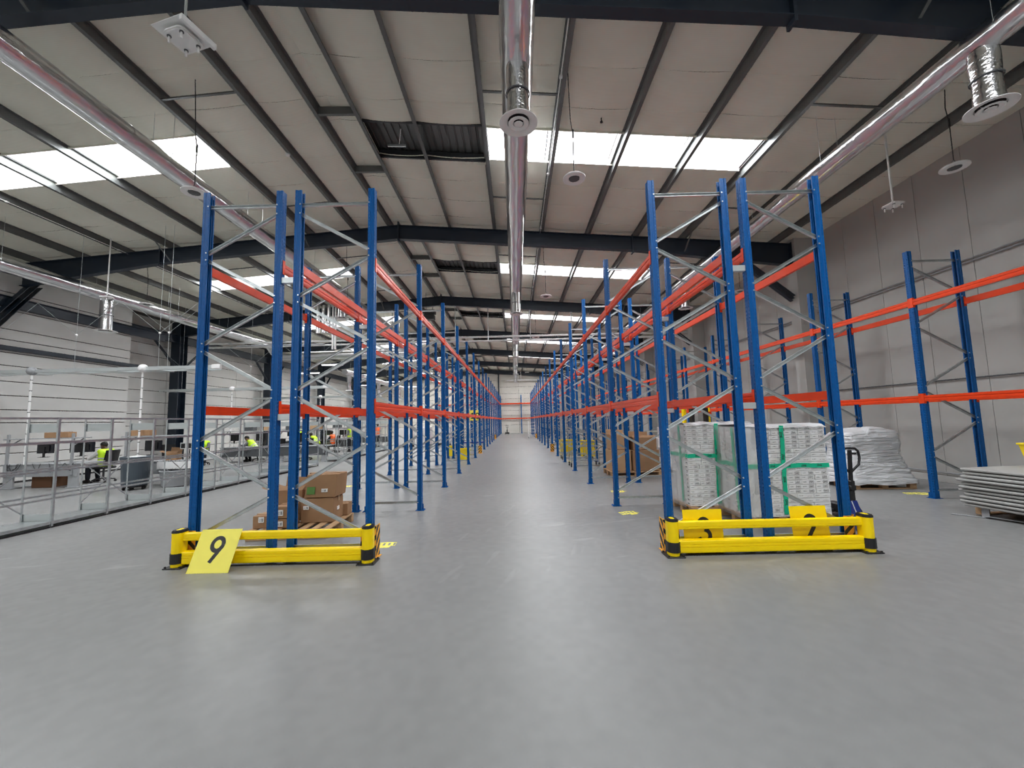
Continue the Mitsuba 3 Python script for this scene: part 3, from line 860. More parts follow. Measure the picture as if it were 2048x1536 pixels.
# ------------------------------------------------------------------ wrapped load, pump truck, panels by the right wall
def wrapped_load(x, y, rz, label, w, d, h, seed, flare=.42, pal=True, lab2=None):
    if pal:
        pallet(x, y, rz, lab2, w, d)
    g = thing('wrapped_load', label, 'wrapped load')
    M = mat4((x, y, .147), rz)
    n, nz = 72, 30
    def surf(u, v):
        a = u * 2 * math.pi
        ca, sa = np.cos(a), np.sin(a)
        k = np.maximum(np.abs(ca), np.abs(sa)) ** .7
        t = 1 + flare * np.clip(1 - v * 1.7, 0, 1) ** 1.8 - .10 * np.clip((v - .85) / .15, 0, 1) ** 2
        sq = np.stack([ca / k * w / 2 * .86 * t, sa / k * d / 2 * .86 * t], -1)
        p = np.stack([sq[..., 0], sq[..., 1], v * h], -1)
        r = 1 + .17 * (meshkit.fbm(p * V([2.4, 2.4, 3.]) + seed, 4) - .5) + .07 * (meshkit.noise(p * V([1.5, 1.5, 22.]) + seed) - .5) 
        z = v * h + (.16 * (meshkit.noise(np.stack([p[..., 0] * 1.4 + seed, p[..., 1] * 1.4, p[..., 0] * 0], -1)) - .5) + .09 * (p[..., 0] > -.15) - .05) * v ** 3 + .04 * (meshkit.noise(p[..., :2].repeat(2, -1)[..., :3] * 2 + seed) - .5) * v + .03 * (v > .9) * (meshkit.noise(p * 8) - .5)
        return sq[..., 0] * r, sq[..., 1] * r, np.where(v < .01, -.06 + .05 * meshkit.noise(p * 5 + seed), z)
    part(g, 'film_sides', grid(surf, n, nz), 'm_wrap', smooth=True, M=M)
    def top(u, v):
        a = u * 2 * math.pi
        x1, y1, z1 = surf(u, np.ones_like(v))
        k = 1 - v
        p = np.stack([x1 * k, y1 * k, z1], -1)
        return x1 * k, y1 * k, z1 * k + (h + .02) * v + .10 * k * v + .09 * (meshkit.fbm(p * 5 + seed, 3) - .4) * np.clip(v * 6, 0, 1)
    part(g, 'film_top', grid(top, n, 10), 'm_wrap', smooth=True, M=M)
    return g
wrapped_load(8.22, 9.68, -.06, 'white film wrapped pallet load flaring at its foot, standing before the right wall', 1.32, 1.15, 1.15, 5, .38, True, 'wooden pallet under the white film wrapped load by the right wall')

def pump_truck(x, y, rz, label, turn=0., body='m_yellow'):
    g = thing('pallet_truck', label, 'pallet truck')
    M = mat4((x, y, 0), rz)
    H = M @ mat4((0, -.07, 0), turn) @ mat4((0, .07, 0))
    for s in (-1, 1):
        f = num(g + '__fork')
        put(f, box(s * .19 - .08, s * .19 + .08, .10, 1.25, .06, .115, .012), body, M=M)
        part(f, 'roller', cyl((s * .19 - .05, 1.12, .04), (s * .19 + .05, 1.12, .04), .04, 16), 'm_rubber', smooth=40, M=M)
    part(g, 'chassis', box(-.27, .27, .0, .14, .06, .22, .02), body, M=M)
    part(g, 'pump', cat(cyl((0, -.07, .15), (0, -.07, .44), .055, 16), cyl((.06, -.09, .2), (.06, -.09, .46), .02, 10), box(-.07, .07, -.12, -.02, .44, .52, .01)), 'm_black', smooth=40, M=M)
    for s in (-1, 1):
        part(g, 'steer_wheel', cyl((s * .03, -.07, .09), (s * .09, -.07, .09), .09, 20), 'm_rubber', smooth=40, M=M)
    part(g, 'handle_shaft', cat(bar((0, -.09, .48), (0, -.13, 1.10), .062, .04, .008), bar((0, -.085, .45), (0, -.095, .60), .10, .07, .012)), 'm_black', M=H)
    lp = [(-.0, .72), (-.15, .86), (-.165, .98), (-.145, 1.08), (-.10, 1.12), (0, 1.13), (.10, 1.12), (.145, 1.08), (.165, .98), (.15, .86), (0, .72)]
    pts = [(px, -.10 - .05 * (z - .7), z) for px, z in lp]
    part(g, 'handle_loop', tube(pts, .018, 8), 'm_black', smooth=50, M=H)
    part(g, 'lever', bar((0.02, -.11, 1.04), (.12, -.118, 1.04), .012, .03, .003), 'm_black', M=H)
    return g
pump_truck(5.46, 6.80, W, 'black pallet truck with an upright loop handle beside the front white carton stack', -W, 'm_black')
pump_truck(-1.05, 51.6, math.pi, 'black and red pallet truck standing alone at the far end of the aisle', 0., 'm_black')
g = thing('leaning_board', 'dark blue board with a white edge leaning at the outer foot of the right rack', 'board')
put(num(g + '__sheet'), bar((5.02, 6.02, .0), (5.0, 6.16, .40), .20, .012, .002), 'm_board_blue')
part(g, 'edge', bar((5.022, 6.01, .0), (5.002, 6.15, .40), .01, .014), 'm_white')

pallet(8.32, 6.26, .10, 'wooden pallet under the stack of grey panels at the right edge', 1.35, 1.3)
PANM = mat4((8.26, 6.02, 0), .10)
def pan_mesh(w, d):
    r = .021
    sec = Polygon([(-w / 2, 0), (w / 2, 0), (w / 2, .042), (-w / 2, .042)]).buffer(-.02).buffer(.0205, 4)
    m = extr(sec, d)
    return along(m, (0, -d / 2, 0), (0, d / 2, 0), xdir=(-1, 0, 0))
PAN = ply(pan_mesh(1.6, 1.75), 'm_panel_edge', 40)
NP = 11
ORDS = ['lowest', 'second', 'third', 'fourth', 'fifth', 'sixth', 'seventh', 'eighth', 'ninth', 'tenth', 'topmost']
for q in range(NP):
    k = thing('grey_panel', ('lowest grey panel of the stack on the right hand pallet' if q == 0 else 'topmost grey panel of the stack, under the yellow tub' if q == NP - 1 else f'{ORDS[q]} grey panel from the bottom of the stack on the right hand pallet'), 'panel', 'grey panels stacked on the right hand pallet')
    put(k, PAN, M=mat4((0, 0, .150 + q * .0565)) @ PANM @ mat4((RNG.uniform(-.055, .03), RNG.uniform(-.04, .05), 0), RNG.uniform(-.008, .008)))
    part(k, 'spacer', cat(*[box(xx - .04, xx + .04, yy - .03, yy + .03, .0, .015) for xx in (-.6, .6) for yy in (-.7, .7)]), 'm_rubber', M=mat4((0, 0, .150 + q * .0565 + .0422)) @ PANM) if q < NP - 1 else None
ztop = .150 + (NP - 1) * .0565 + .042
k = thing('yellow_tub', 'yellow plastic tub on top of the grey panels at the right edge of the picture', 'tub')
def tub(w, d, h, t=.012, tp=.78):
    def sl(s, z):
        return [(-w / 2 * s, -d / 2 * s, z), (w / 2 * s, -d / 2 * s, z), (w / 2 * s, d / 2 * s, z), (-w / 2 * s, d / 2 * s, z)]
    v = V(sl(tp, 0) + sl(1, h) + sl(1 - 2 * t / w, h) + sl(tp - 2 * t / w, t))
    q = []
    for a in (0, 4, 8):
        for i in range(4):
            j = (i + 1) % 4
            q += [[a + i, a + j, a + 4 + j], [a + i, a + 4 + j, a + 4 + i]]
    q += [[0, 2, 1], [0, 3, 2], [12, 13, 14], [12, 14, 15]]
    return trimesh.Trimesh(v, q, process=False)
TM = mat4((8.42, 6.35, ztop + .002), .1)
put(num(k + '__shell'), tub(.60, .5, .40), 'm_yellow_tub', M=TM)
part(k, 'rim', cat(box(-.315, .315, -.265, -.245, .375, .405, .005), box(-.315, .315, .245, .265, .375, .405, .005), box(-.315, -.295, -.265, .265, .375, .405, .005), box(.295, .315, -.265, .265, .375, .405, .005)), 'm_yellow_tub', M=TM)
part(k, 'rib', cat(*[box(-.20 + q * .1, -.185 + q * .1, -.262, -.235, .1, .36) for q in range(5)]), 'm_yellow_tub', M=TM)
k = thing('metal_bracket', 'bent grey sheet metal bracket propped against the pallet of grey panels', 'bracket')
put(num(k + '__plate'), bar((7.42, 6.55, .005), (7.50, 6.62, .33), .11, .004), 'm_plastic_grey')
part(k, 'foot', cat(bar((7.42, 6.55, .03), (7.56, 6.12, .03), .09, .004), bar((7.42, 6.55, .006), (7.20, 6.85, .006), .07, .004)), 'm_plastic_grey')

# boxes on a pallet inside the right rack, trolleys, tubs, truck, steps
pallet(3.55, 12.45, .02, 'wooden pallet under the two tall brown cartons inside the right rack', 1.55, .95)
cardbox(3.12, 12.40, .147, .58, .70, .62, .03, 'lower light brown carton on the left of the pallet inside the right rack', 'm_card_light', tape=False)
cardbox(3.12, 12.42, .780, .52, .62, .42, -.03, 'upper light brown open carton, left on the pallet inside the right rack', 'm_card_light', flaps=1)
cardbox(3.86, 12.42, .147, .78, .80, .60, 0, 'wide brown carton on the right of the pallet inside the right rack', tape=False)
cardbox(3.84, 12.42, .760, .70, .72, .36, .02, 'open brown carton on top of the wide one inside the right rack', flaps=1)
pallet(5.15, 13.0, 0, 'wooden pallet with white cartons behind the brown cartons on the right')
for q in range(4):
    cardbox(5.0 + .25 * (q % 2) - .1, 12.95, .147 + .31 * (q // 1), .95, .7, .30, 0, ['lowest', 'second', 'third', 'topmost'][q] + ' wide white carton of the small pile behind the brown cartons on the right', 'm_carton', tape=False, name='white_carton', group='white cartons piled behind the brown ones')

def trolley(x, y, label, w=1.0, d=.55, h=1.78, n=4):
    t = thing('wire_trolley', label, 'trolley', 'wire trolleys in the right rack')
    M = mat4((x, y, 0))
    for i in (-1, 1):
        for j in (-1, 1):
            part(t, 'post', cyl((i * w / 2, j * d / 2, .13), (i * w / 2, j * d / 2, h), .0125, 8), 'm_galv', smooth=50, M=M)
            part(t, 'castor', cat(cyl((i * w / 2 - .015, j * d / 2, .06), (i * w / 2 + .015, j * d / 2, .06), .06, 14), box(i * w / 2 - .025, i * w / 2 + .025, j * d / 2 - .025, j * d / 2 + .025, .10, .135)), 'm_rubber', smooth=40, M=M)
    for q in range(n):
        z = .22 + q * (h - .28) / (n - 1)
        sh = [bar((-w / 2, j * d / 2, z), (w / 2, j * d / 2, z), .008, .03) for j in (-1, 1)] + [bar((i * w / 2, -d / 2, z), (i * w / 2, d / 2, z), .008, .03) for i in (-1, 1)]
        sh += [bar((-w / 2 + w * (i + 1) / 17, -d / 2, z + .012), (-w / 2 + w * (i + 1) / 17, d / 2, z + .012), .005, .005) for i in range(16)]
        part(t, 'wire_shelf', cat(sh), 'm_galv', M=M)
    return t
for q, (x, y) in enumerate(((2.48, 14.85), (3.65, 14.35), (4.80, 14.35), (2.48, 17.5), (3.70, 17.2))):
    trolley(x, y, ['wire shelf trolley on castors inside the right rack, nearest the aisle', 'wire shelf trolley just behind the brown cartons on the right', 'wire shelf trolley furthest right behind the brown cartons', 'wire shelf trolley inside the right rack, behind the one nearest the aisle', 'wire shelf trolley deep in the right rack beside the pale yellow crates'][q])
def simple_tub(x, y, z, rz, label, w=.6, d=.42, h=.36, mat='m_yellow_tub', group=None):
    k = thing('yellow_crate', label, 'crate', group)
    M = mat4((x, y, z), rz)
    put(num(k + '__shell'), tub(w, d, h, .02, .92), mat, M=M)
    part(k, 'rim', cat(box(-w / 2 - .01, w / 2 + .01, -d / 2 - .012, -d / 2, h - .04, h, .003), box(-w / 2 - .01, w / 2 + .01, d / 2, d / 2 + .012, h - .04, h, .003)), mat, M=M)
simple_tub(2.45, 19.7, 0, 0, 'lower pale yellow crate inside the right rack past the trolleys')
simple_tub(2.45, 19.7, .37, .05, 'upper pale yellow crate of the pair inside the right rack past the trolleys')
simple_tub(3.3, 18.6, 0, .1, 'lower pale yellow crate behind the trolley beside the tall cartons')
simple_tub(3.3, 18.6, .37, .0, 'upper pale yellow crate behind the trolley beside the tall cartons')
simple_tub(-2.36, 18.5, .0, 0, 'yellow crate on the floor inside the left rack, nearer the aisle', .46, .4, .50)
simple_tub(-3.32, 20.6, .0, 0, 'yellow crate on the floor of the left rack, further from the aisle', .30, .4, .50)

k = thing('reach_truck', 'yellow lift truck behind the white carton stacks, only its guard and mast in sight', 'lift truck')
TM = mat4((5.85, 13.0, 0), .15)
part(k, 'body', cat(box(-.5, .5, .1, 1.5, .12, 1.0, .04), box(-.45, .45, 1.3, 1.6, .12, 1.25, .04)), 'm_yellow', M=TM)
part(k, 'mast', cat(*[box(s * .24 - .05, s * .24 + .05, -.22, -.08, .05, 2.05, .006) for s in (-1, 1)], box(-.2, .2, -.2, -.12, 1.9, 1.98)), 'm_black', M=TM)
part(k, 'overhead_guard', cat(*[tube([(s * .45, 1.4, 1.0), (s * .45, 1.35, 2.0), (s * .45, 1.25, 2.07), (s * .45, .1, 2.07), (s * .45, 0, 2.0), (s * .45, -.02, 1.0)], .045, 8) for s in (-1, 1)], *[bar((-.45, yy, 2.07), (.45, yy, 2.07), .07, .05) for yy in (.1, .4, .7, 1.0, 1.25)]), 'm_yellow', M=TM, smooth=40)
part(k, 'beacon', cat(cyl((.3, -.02, 1.9), (.3, -.02, 2.0), .04, 12), cyl((.42, -.05, 1.8), (.42, -.12, 1.8), .05, 12)), 'm_orange', smooth=40, M=TM)
for s in (-1, 1):
    part(k, 'fork', box(s * .22 - .06, s * .22 + .06, -1.25, -.2, .06, .10, .005), 'm_black', M=TM)
    part(k, 'wheel', cat(cyl((s * .38 - .08, .35, .16), (s * .38 + .08, .35, .16), .16, 18), cyl((s * .38 - .08, 1.2, .16), (s * .38 + .08, 1.2, .16), .16, 18)), 'm_rubber', smooth=40, M=TM)

k = thing('step_ladder', 'white wheeled warehouse steps against the right rack far down the aisle', 'steps')
LM = mat4((1.62, 39.0, 0))
for q in range(5):
    part(k, 'step', box(-.30, .30, q * .2, q * .2 + .2, .22 + q * .30, .26 + q * .30, .004), 'm_white', M=LM)
for s in (-1, 1):
    part(k, 'side_rail', cat(bar((s * .32, -.05, .05), (s * .32, 1.0, 1.6), .03, .06), bar((s * .32, 1.0, .05), (s * .32, 1.0, 2.2), .03, .03)), 'm_white', M=LM)
    part(k, 'wheel', cyl((s * .34, -.05, .06), (s * .38, -.05, .06), .06, 12), 'm_black', smooth=40, M=LM)

# yellow labels stuck on the floor
for q, (x, y, rz, lab) in enumerate(((2.02, 7.44, .35, 'yellow floor label with cut edges beside the second post of the right rack'), (2.38, 9.6, .05, 'pale yellow floor label behind the second post of the right rack'), (-1.93, 5.86, .1, 'yellow floor label beside the striped guard at the left rack'),
                                    (8.35, 8.55, -.1, 'pale yellow floor label beside the foot of the right wall rack'), (-4.73, 11.35, .1, 'small yellow floor label seen between the posts of the left rack'), (2.30, 16.6, 0, 'faint yellow floor label by the trolley in the right rack'), (4.6, 11.2, 0, 'faint yellow floor label in front of the brown cartons in the right rack'))):
    k = thing('floor_label', lab, 'floor label', 'yellow labels stuck on the floor')
    M = mat4((x, y, 0), rz)
    w = .36 if q != 3 else .5
    put(num(k + '__sheet'), extr([(-w / 2, -.07), (-w * .12, -.07), (-w * .08, -.13), (w * .3, -.13), (w * .34, -.06), (w / 2, -.05), (w / 2, .10), (w * .2, .13), (-w / 2 + .03, .12)], .0015), 'm_sign', M=M)
    part(k, 'marks', cat(*[box(-w * .4 + q2 * w * .2, -w * .32 + q2 * w * .2, -.03, .08, .0015, .0022) for q2 in range(5)]), 'm_floor', M=M, kind='stuff')

# ================================================================== overhead services
def diffuser(parent, x, y, zt, zr, r, rr, foil='m_foil_crisp'):
    d = num(parent + '__drop')
    n = 26
    zz = np.linspace(zt, zr + .03, 12)
    prof = [(r + .006 * math.sin(7 * i), z) for i, z in enumerate(zz)]
    put(d, lathe(prof, n, (x, y, 0)), foil, 40)
    part(d, 'band', lathe([(r + .004, zr + (zt - zr) * .52), (r + .016, zr + (zt - zr) * .52 - .006), (r + .016, zr + (zt - zr) * .52 - .02), (r + .004, zr + (zt - zr) * .52 - .026)], n, (x, y, 0)), 'm_dark_grey', None, 40)
    out = [(r - .01, .03), (r + .01, .035), (rr * .8, .02), (rr, .0), (rr, -.012), (rr * .86, -.008), (r * 1.02, .012), (r * .98, .05)]
    part(d, 'diffuser_ring', lathe([(a, zr + b) for a, b in out], 36, (x, y, 0)), 'm_white', 'white round diffuser', 40)
    part(d, 'inner_cone', cat(lathe([(r * .93, zr - .015), (r * .8, zr - .03), (r * .5, zr - .01), (r * .42, zr + .02)], 30, (x, y, 0)), lathe([(r * .40, zr - .018), (r * .3, zr - .03), (.001, zr - .032)], 24, (x, y, 0)), cyl((x - r * .9, y, zr + .005), (x + r * .9, y, zr + .005), .006, 6)), 'm_white', None, 40)
    part(d, 'throat', lathe([(r * .97, zr + .05), (.001, zr + .12)], 24, (x, y, 0)), 'm_black', None, 40)

def duct(name, label, x, z, r, y0, y1, drops, dr_=.17, rr=.29, zr=6.25, hang=True):
    k = thing(name, label, 'air duct')
    ys = np.arange(y0, y1 + .01, .25)
    prof_r = r * (1 + .012 * (meshkit.noise(np.stack([ys * 1.3, ys * 0, ys * 0 + x], -1)) - .5))
    n = 30
    m = tube([(x, y, z) for y in ys], prof_r, n)
    a = np.arctan2(m.vertices[:, 2] - z, m.vertices[:, 0] - x)
    nn = meshkit.fbm(np.stack([np.cos(a) * 2.2, np.sin(a) * 2.2, m.vertices[:, 1] * 1.6], -1), 4) - .5
    m.vertices[:, 0] += np.cos(a) * nn * .035 * r / .25
    m.vertices[:, 2] += np.sin(a) * nn * .035 * r / .25
    part(k, 'tube', m, 'm_foil', smooth=40)
    for q in range(int((y1 - y0) / 3)):
        y = y0 + 1.5 + q * 3
        part(k, 'joint_band', tube([(x, y - .03, z), (x, y + .03, z)], r * 1.018, n, False), 'm_foil_crisp', smooth=40)
        if hang:
            for s in (-1, 1):
                part(k, 'hanger_wire', cyl((x + s * r * .99, y + .8, z), (x + s * r * 1.02, y + .8, zroof(x) - .02), .004, 5), 'm_zinc')
    for y in drops:
        diffuser(k, x, y, z - r * .8, zr, dr_, rr)
    return k
duct('air_duct', 'foil wrapped round air duct running down the middle above the aisle', .165, 7.37, .255, YF + .1, 49.5, (5.72, 16.7, 28.4, 39.0, 47.6))
duct('air_duct', 'foil wrapped round air duct running high along the right side', 6.67, 6.85, .19, YF + .1, 49., (5.2, 15.1, 26., 36.), .155, .264, 5.86)
duct('air_duct', 'foil wrapped air duct crossing the upper left of the picture above the left rack', -7.30, 7.33, .215, YF + .1, 49., (16.7, 28.4, 39.0))
duct('air_duct', 'foil wrapped round air duct furthest left, with a drop hanging over the desks', -14.75, 6.6, .223, YF + .1, 23.8, (14.1,), .186, .335, 5.30)
k = thing('air_duct', 'foil wrapped cross duct turning off the furthest left duct, behind the left racks', 'air duct')
part(k, 'tube', tube([(x, 24.0, 5.95) for x in np.arange(-14.1, -6.5, .3)], .25, 24), 'm_foil', smooth=40)
part(k, 'elbow', tube([(-14.75, 23.6, 6.6), (-14.74, 23.85, 6.5), (-14.6, 23.98, 6.2), (-14.35, 24., 6.0), (-14.0, 24., 5.95)], .235, 20), 'm_foil', smooth=40)
duct('air_duct', 'slim pale duct with two drops over the far packing desks on the left', -11., 5.12, .19, 25.7, 44., (26.4, 32.2, 38.), .13, .27, 3.95, False)
k = thing('duct_riser', 'pair of shiny vertical flues behind the left rack near the roof', 'flue')
for x in (-10.4, -10.1, -9.82):
    part(k, 'flue', tube([(x, 20.85, z) for z in np.linspace(6.6, 8.1, 5)], .10, 14), 'm_foil_crisp', smooth=40)
part(k, 'pipe', cat(cyl((-9.6, 20.85, 5.7), (-9.6, 20.85, 8.1), .05, 10), cyl((-9.45, 20.85, 5.7), (-9.45, 20.85, 8.1), .05, 10)), 'm_white', smooth=40)
k = thing('unit_heater', 'small black unit heater hanging under the roof beside the left rack tops', 'heater')
part(k, 'body', box(-4.7, -4.15, 20.6, 21.0, 7.15, 7.42, .02), 'm_black')
part(k, 'upper_body', box(-4.75, -4.1, 20.6, 21.0, 7.46, 7.66, .02), 'm_black')
part(k, 'hanger', cat(*[bar((x, 20.8, 7.6), (x, 20.8, zroof(x) - .1), .02, .02) for x in (-4.6, -4.25)]), 'm_black')

# sprinkler mains across the hall with their hangers
for z, r, y, x0, x1, lab in ((6.30, .060, 21.5, -17.0, 9.5, 'upper white steel pipe crossing the hall under the third roof beam'), (6.10, .055, 21.6, -17.0, 9.5, 'lower white steel pipe crossing the hall under the third roof beam')):
    k = thing('cross_pipe', lab, 'pipe')
    part(k, 'tube', cyl((x0, y, z), (x1, y, z), r, 12), 'm_white', smooth=40)
    for x in np.arange(x0 + 1.5, x1, 3.):
        part(k, 'coupling', cyl((x - .07, y, z), (x + .07, y, z), r * 1.25, 12), 'm_zinc', smooth=40)
    if z > 6.2:
        for x in (-9.8, -6.6, -3.15, -1.35, .95, 3.2, 6.0):
            part(k, 'hanger', cat(cyl((x, y - .06, z - .24), (x, y - .06, zroof(x) - .7), .022, 6), box(x - .05, x + .05, y - .14, y + .06, zroof(x) - .72, zroof(x) - .69)), 'm_zinc')
k = thing('cross_pipe', 'white pipe crossing high in front of the back wall', 'pipe')
put(num(k + '__tube'), cyl((-1.0, 53.2, 7.05), (9.5, 53.2, 7.05), .08, 10), 'm_white', 40)
part(k, 'dropper', cat(cyl((.9, 53.2, 7.05), (.9, 53.2, 8.2), .05, 8), cyl((.55, 53.2, 7.05), (.55, 53.2, 7.9), .05, 8)), 'm_white')
k = thing('cross_pipe', 'thick grey pipe along the left side at the height of the mains', 'pipe')
put(num(k + '__tube'), cyl((-14.5, 20.6, 5.95), (-9.9, 20.6, 5.95), .045, 10), 'm_plastic_grey', 40)

# round pendant lamps on wires
def pendant(x, y, z, label):
    k = thing('pendant_lamp', label, 'lamp', 'round pendant lamps')
    part(k, 'ring', lathe([(.10, .02), (.19, .03), (.212, .01), (.212, -.012), (.195, -.02), (.115, -.014), (.10, .0), (.10, .02)], 36, (x, y, z)), 'm_white', None, 40)
    part(k, 'driver', cat(lathe([(.001, .055), (.085, .05), (.10, .02), (.098, -.012), (.001, -.02)], 24, (x, y, z))), 'm_dark_grey', 'dark driver housing in the middle', 40)
    part(k, 'bracket', cat(bar((x - .09, y, z + .04), (x, y, z + .16), .01, .004), bar((x + .09, y, z + .04), (x, y, z + .16), .01, .004)), 'm_dark_grey')
    part(k, 'cable', tube([(x, y, z + .15), (x + .01, y, z + .9), (x - .03, y, z + 1.2), (x - .05, y - .05, zroof(x) - .02)], .008, 5), 'm_cable')
    part(k, 'wire_grip', cyl((x + .008, y, z + .82), (x + .01, y, z + .98), .016, 6), 'm_black')
for (x, y, lab) in ((1.23, 7.18, 'round white pendant lamp hanging right of the middle duct, nearest one'), (-6.08, 7.29, 'round white pendant lamp in front of the upper left duct'), (8.37, 7.17, 'round white pendant lamp hanging before the right wall at the upper right'),
                    (1.25, 14.4, 'round pendant lamp right of the middle duct, second from the camera'), (-13.3, 14.1, 'round pendant lamp over the desks beside the furthest left duct'), (8.4, 14.4, 'round pendant lamp above the right rack beyond the second roof beam'), (-6.1, 14.4, 'round pendant lamp above the left rack beyond the second roof beam'),
                    (1.25, 21.7, 'round pendant lamp right of the middle duct, third from the camera'), (1.25, 29., 'round pendant lamp right of the middle duct, fourth from the camera'), (1.25, 38., 'round pendant lamp right of the middle duct, fifth from the camera'), (-13.3, 22., 'round pendant lamp over the left desks at the first black column')):
    pendant(x, y, 6.25, lab)

# white radio units with four stub aerials, hung on rods
def radio(x, y, z, sc_, label, plate_, rz=0., tilt=0.):
    k = thing('radio_unit', label, 'aerial unit')
    ct, stt = math.cos(tilt), math.sin(tilt)
    R = V([[1, 0, 0], [0, ct, -stt], [0, stt, ct]])
    M = mat4((x, y, z), rz) @ mat4(R=R)
    sq = Polygon([(-.15, -.15), (.15, -.15), (.15, .15), (-.15, .15)]).buffer(-.07).buffer(.07, 6)
    dome = cat(*[mv(extr(affinity.scale(sq, a, a), .012), (0, 0, b)) for a, b in ((.9, -.012), (1., 0), (.97, .012), (.85, .024))])
    S = np.diag([sc_, sc_, sc_, 1.])
    part(k, 'housing', dome, 'm_white', smooth=40, M=M @ S)
    for i in (-1, 1):
        for j in (-1, 1):
            part(k, 'aerial', cyl((i * .095, j * .095, -.02), (i * .095, j * .095, -.095), .012, 8), 'm_white', smooth=40, M=M @ S)
            part(k, 'socket', cyl((i * .095, j * .095, -.012), (i * .095, j * .095, -.024), .022, 10), 'm_dark_grey', smooth=40, M=M @ S)
    if plate_:
        part(k, 'mount_plate', box(-.24, .24, -.2, .2, .06, .068, .002), 'm_white', M=M)
        part(k, 'mount_lip', box(.2, .24, -.2, .2, .0, .068), 'm_white', M=M)
    part(k, 'rod', cyl((x, y, z + .05), (x, y, zroof(x) - .01), .014 if plate_ else .018, 8), 'm_white' if not plate_ else 'm_zinc', smooth=40)
    part(k, 'collar', cyl((x, y, z + .04), (x, y, z + .075), .06 if not plate_ else .03, 12), 'm_plastic_grey', smooth=40)
radio(-3.78, 4.28, 6.27, 1.0, 'white four aerial radio unit under a square plate at the upper left', True, -.25, .0)
radio(8.05, 8.08, 6.02, 1.0, 'white four aerial radio unit on a rod before the right wall', False, .1)
radio(-13.2, 12.6, 6.02, 1.0, 'white four aerial radio unit on a long rod over the desks on the left', False)
k = thing('smoke_detector', 'small white detector on the roof lining at the upper left', 'detector')
put(num(k + '__body'), lathe([(.001, -.06), (.045, -.055), (.055, -.02), (.055, 0)], 18, (-5.5, 9.35, zroof(-5.5) - .17)), 'm_white', 40)
k = thing('smoke_detector', 'small dark sensor on the roof lining between the right hand daylight strips', 'detector')
put(num(k + '__body'), cat(cyl((2.05, 8.2, zroof(2.05) - .14), (2.05, 8.2, zroof(2.05) - .03), .012, 8), cyl((2.05, 8.2, zroof(2.05) - .15), (2.05, 8.2, zroof(2.05) - .13), .03, 10)), 'm_black', 40)
# ceiling cables clipped under two purlins
for x, lab in ((PX[12] - .04, 'pale cable run clipped along the purlin right of the middle duct'), (PX[5] + .03, 'pale cable run clipped along a purlin at the upper left'), (PX[2] + .03, 'pale cable run along a purlin at the far left')):
    k = thing('cable_run', lab, 'cable')
    put(num(k + '__conduit'), cyl((x, 3., zroof(x) - .2), (x, 40., zroof(x) - .2), .012, 6), 'm_white', 40)
    for q in range(6):
        part(k, 'clip', box(x - .03, x + .03, 4 + q * 3., 4.06 + q * 3., zroof(x) - .22, zroof(x) - .185), 'm_white')

# busbar trays above the desks with their wires and drop poles
def tray(y, x0, x1, poles, label, wires):
    k = thing('busbar_tray', label, 'busbar')
    z = 3.55
    part(k, 'rail', box(x0, x1, y - .03, y + .03, z, z + .10, .004), 'm_zinc')
    part(k, 'rail', box(x0, x1 - .1, y + .42, y + .48, z, z + .06, .004), 'm_zinc')
    part(k, 'feet', cat(*[box(x, x + .5, y - .06, y + .5, z - .02, z) for x in np.arange(x0 + .4, x1 - .3, 1.3)]), 'm_zinc')
    part(k, 'end_cap', box(x1 - .05, x1 + .22, y - .05, y + .05, z - .02, z + .12, .01), 'm_white')
    for x in poles:
        part(k, 'drop_pole', cyl((x, y, .75), (x, y, z), .028, 10), 'm_white', smooth=40)
        part(k, 'pole_bands', cat(*[cyl((x, y, q), (x, y, q + .02), .032, 10) for q in np.arange(1., z - .2, .33)]), 'm_dark_grey')
        part(k, 'pole_head', cat(trimesh.creation.icosphere(2, .13).apply_translation((x, y, z + .05))), 'm_white' if x == poles[0] else 'm_plastic_grey', smooth=40)
    for x in wires:
        part(k, 'hanger_wire', cyl((x, y, z + .05), (x, y, zroof(x) - .01), .006, 5), 'm_zinc')
        part(k, 'wire_hook', trimesh.creation.icosphere(1, .035).apply_translation((x, y, 4.7)), 'm_white')
        for s in (-1, 1):
            part(k, 'stay_wire', cyl((x, y, 4.7), (x + s * 1.3, y, 5.75), .005, 5), 'm_zinc')
tray(12.15, -17.0, -9.25, (-11.45, -14.9), 'galvanised busbar tray hung over the nearest row of desks on the left', (-16.2, -13.6, -10.99, -10.7))
tray(19.5, -17.5, -9.35, (-13.9,), 'galvanised busbar tray hung over the second row of desks on the left', (-16.4, -13.0, -10.2))
tray(26.6, -17.5, -9.6, (-13.0,), 'galvanised busbar tray hung over the third row of desks on the left', (-15., -11.))

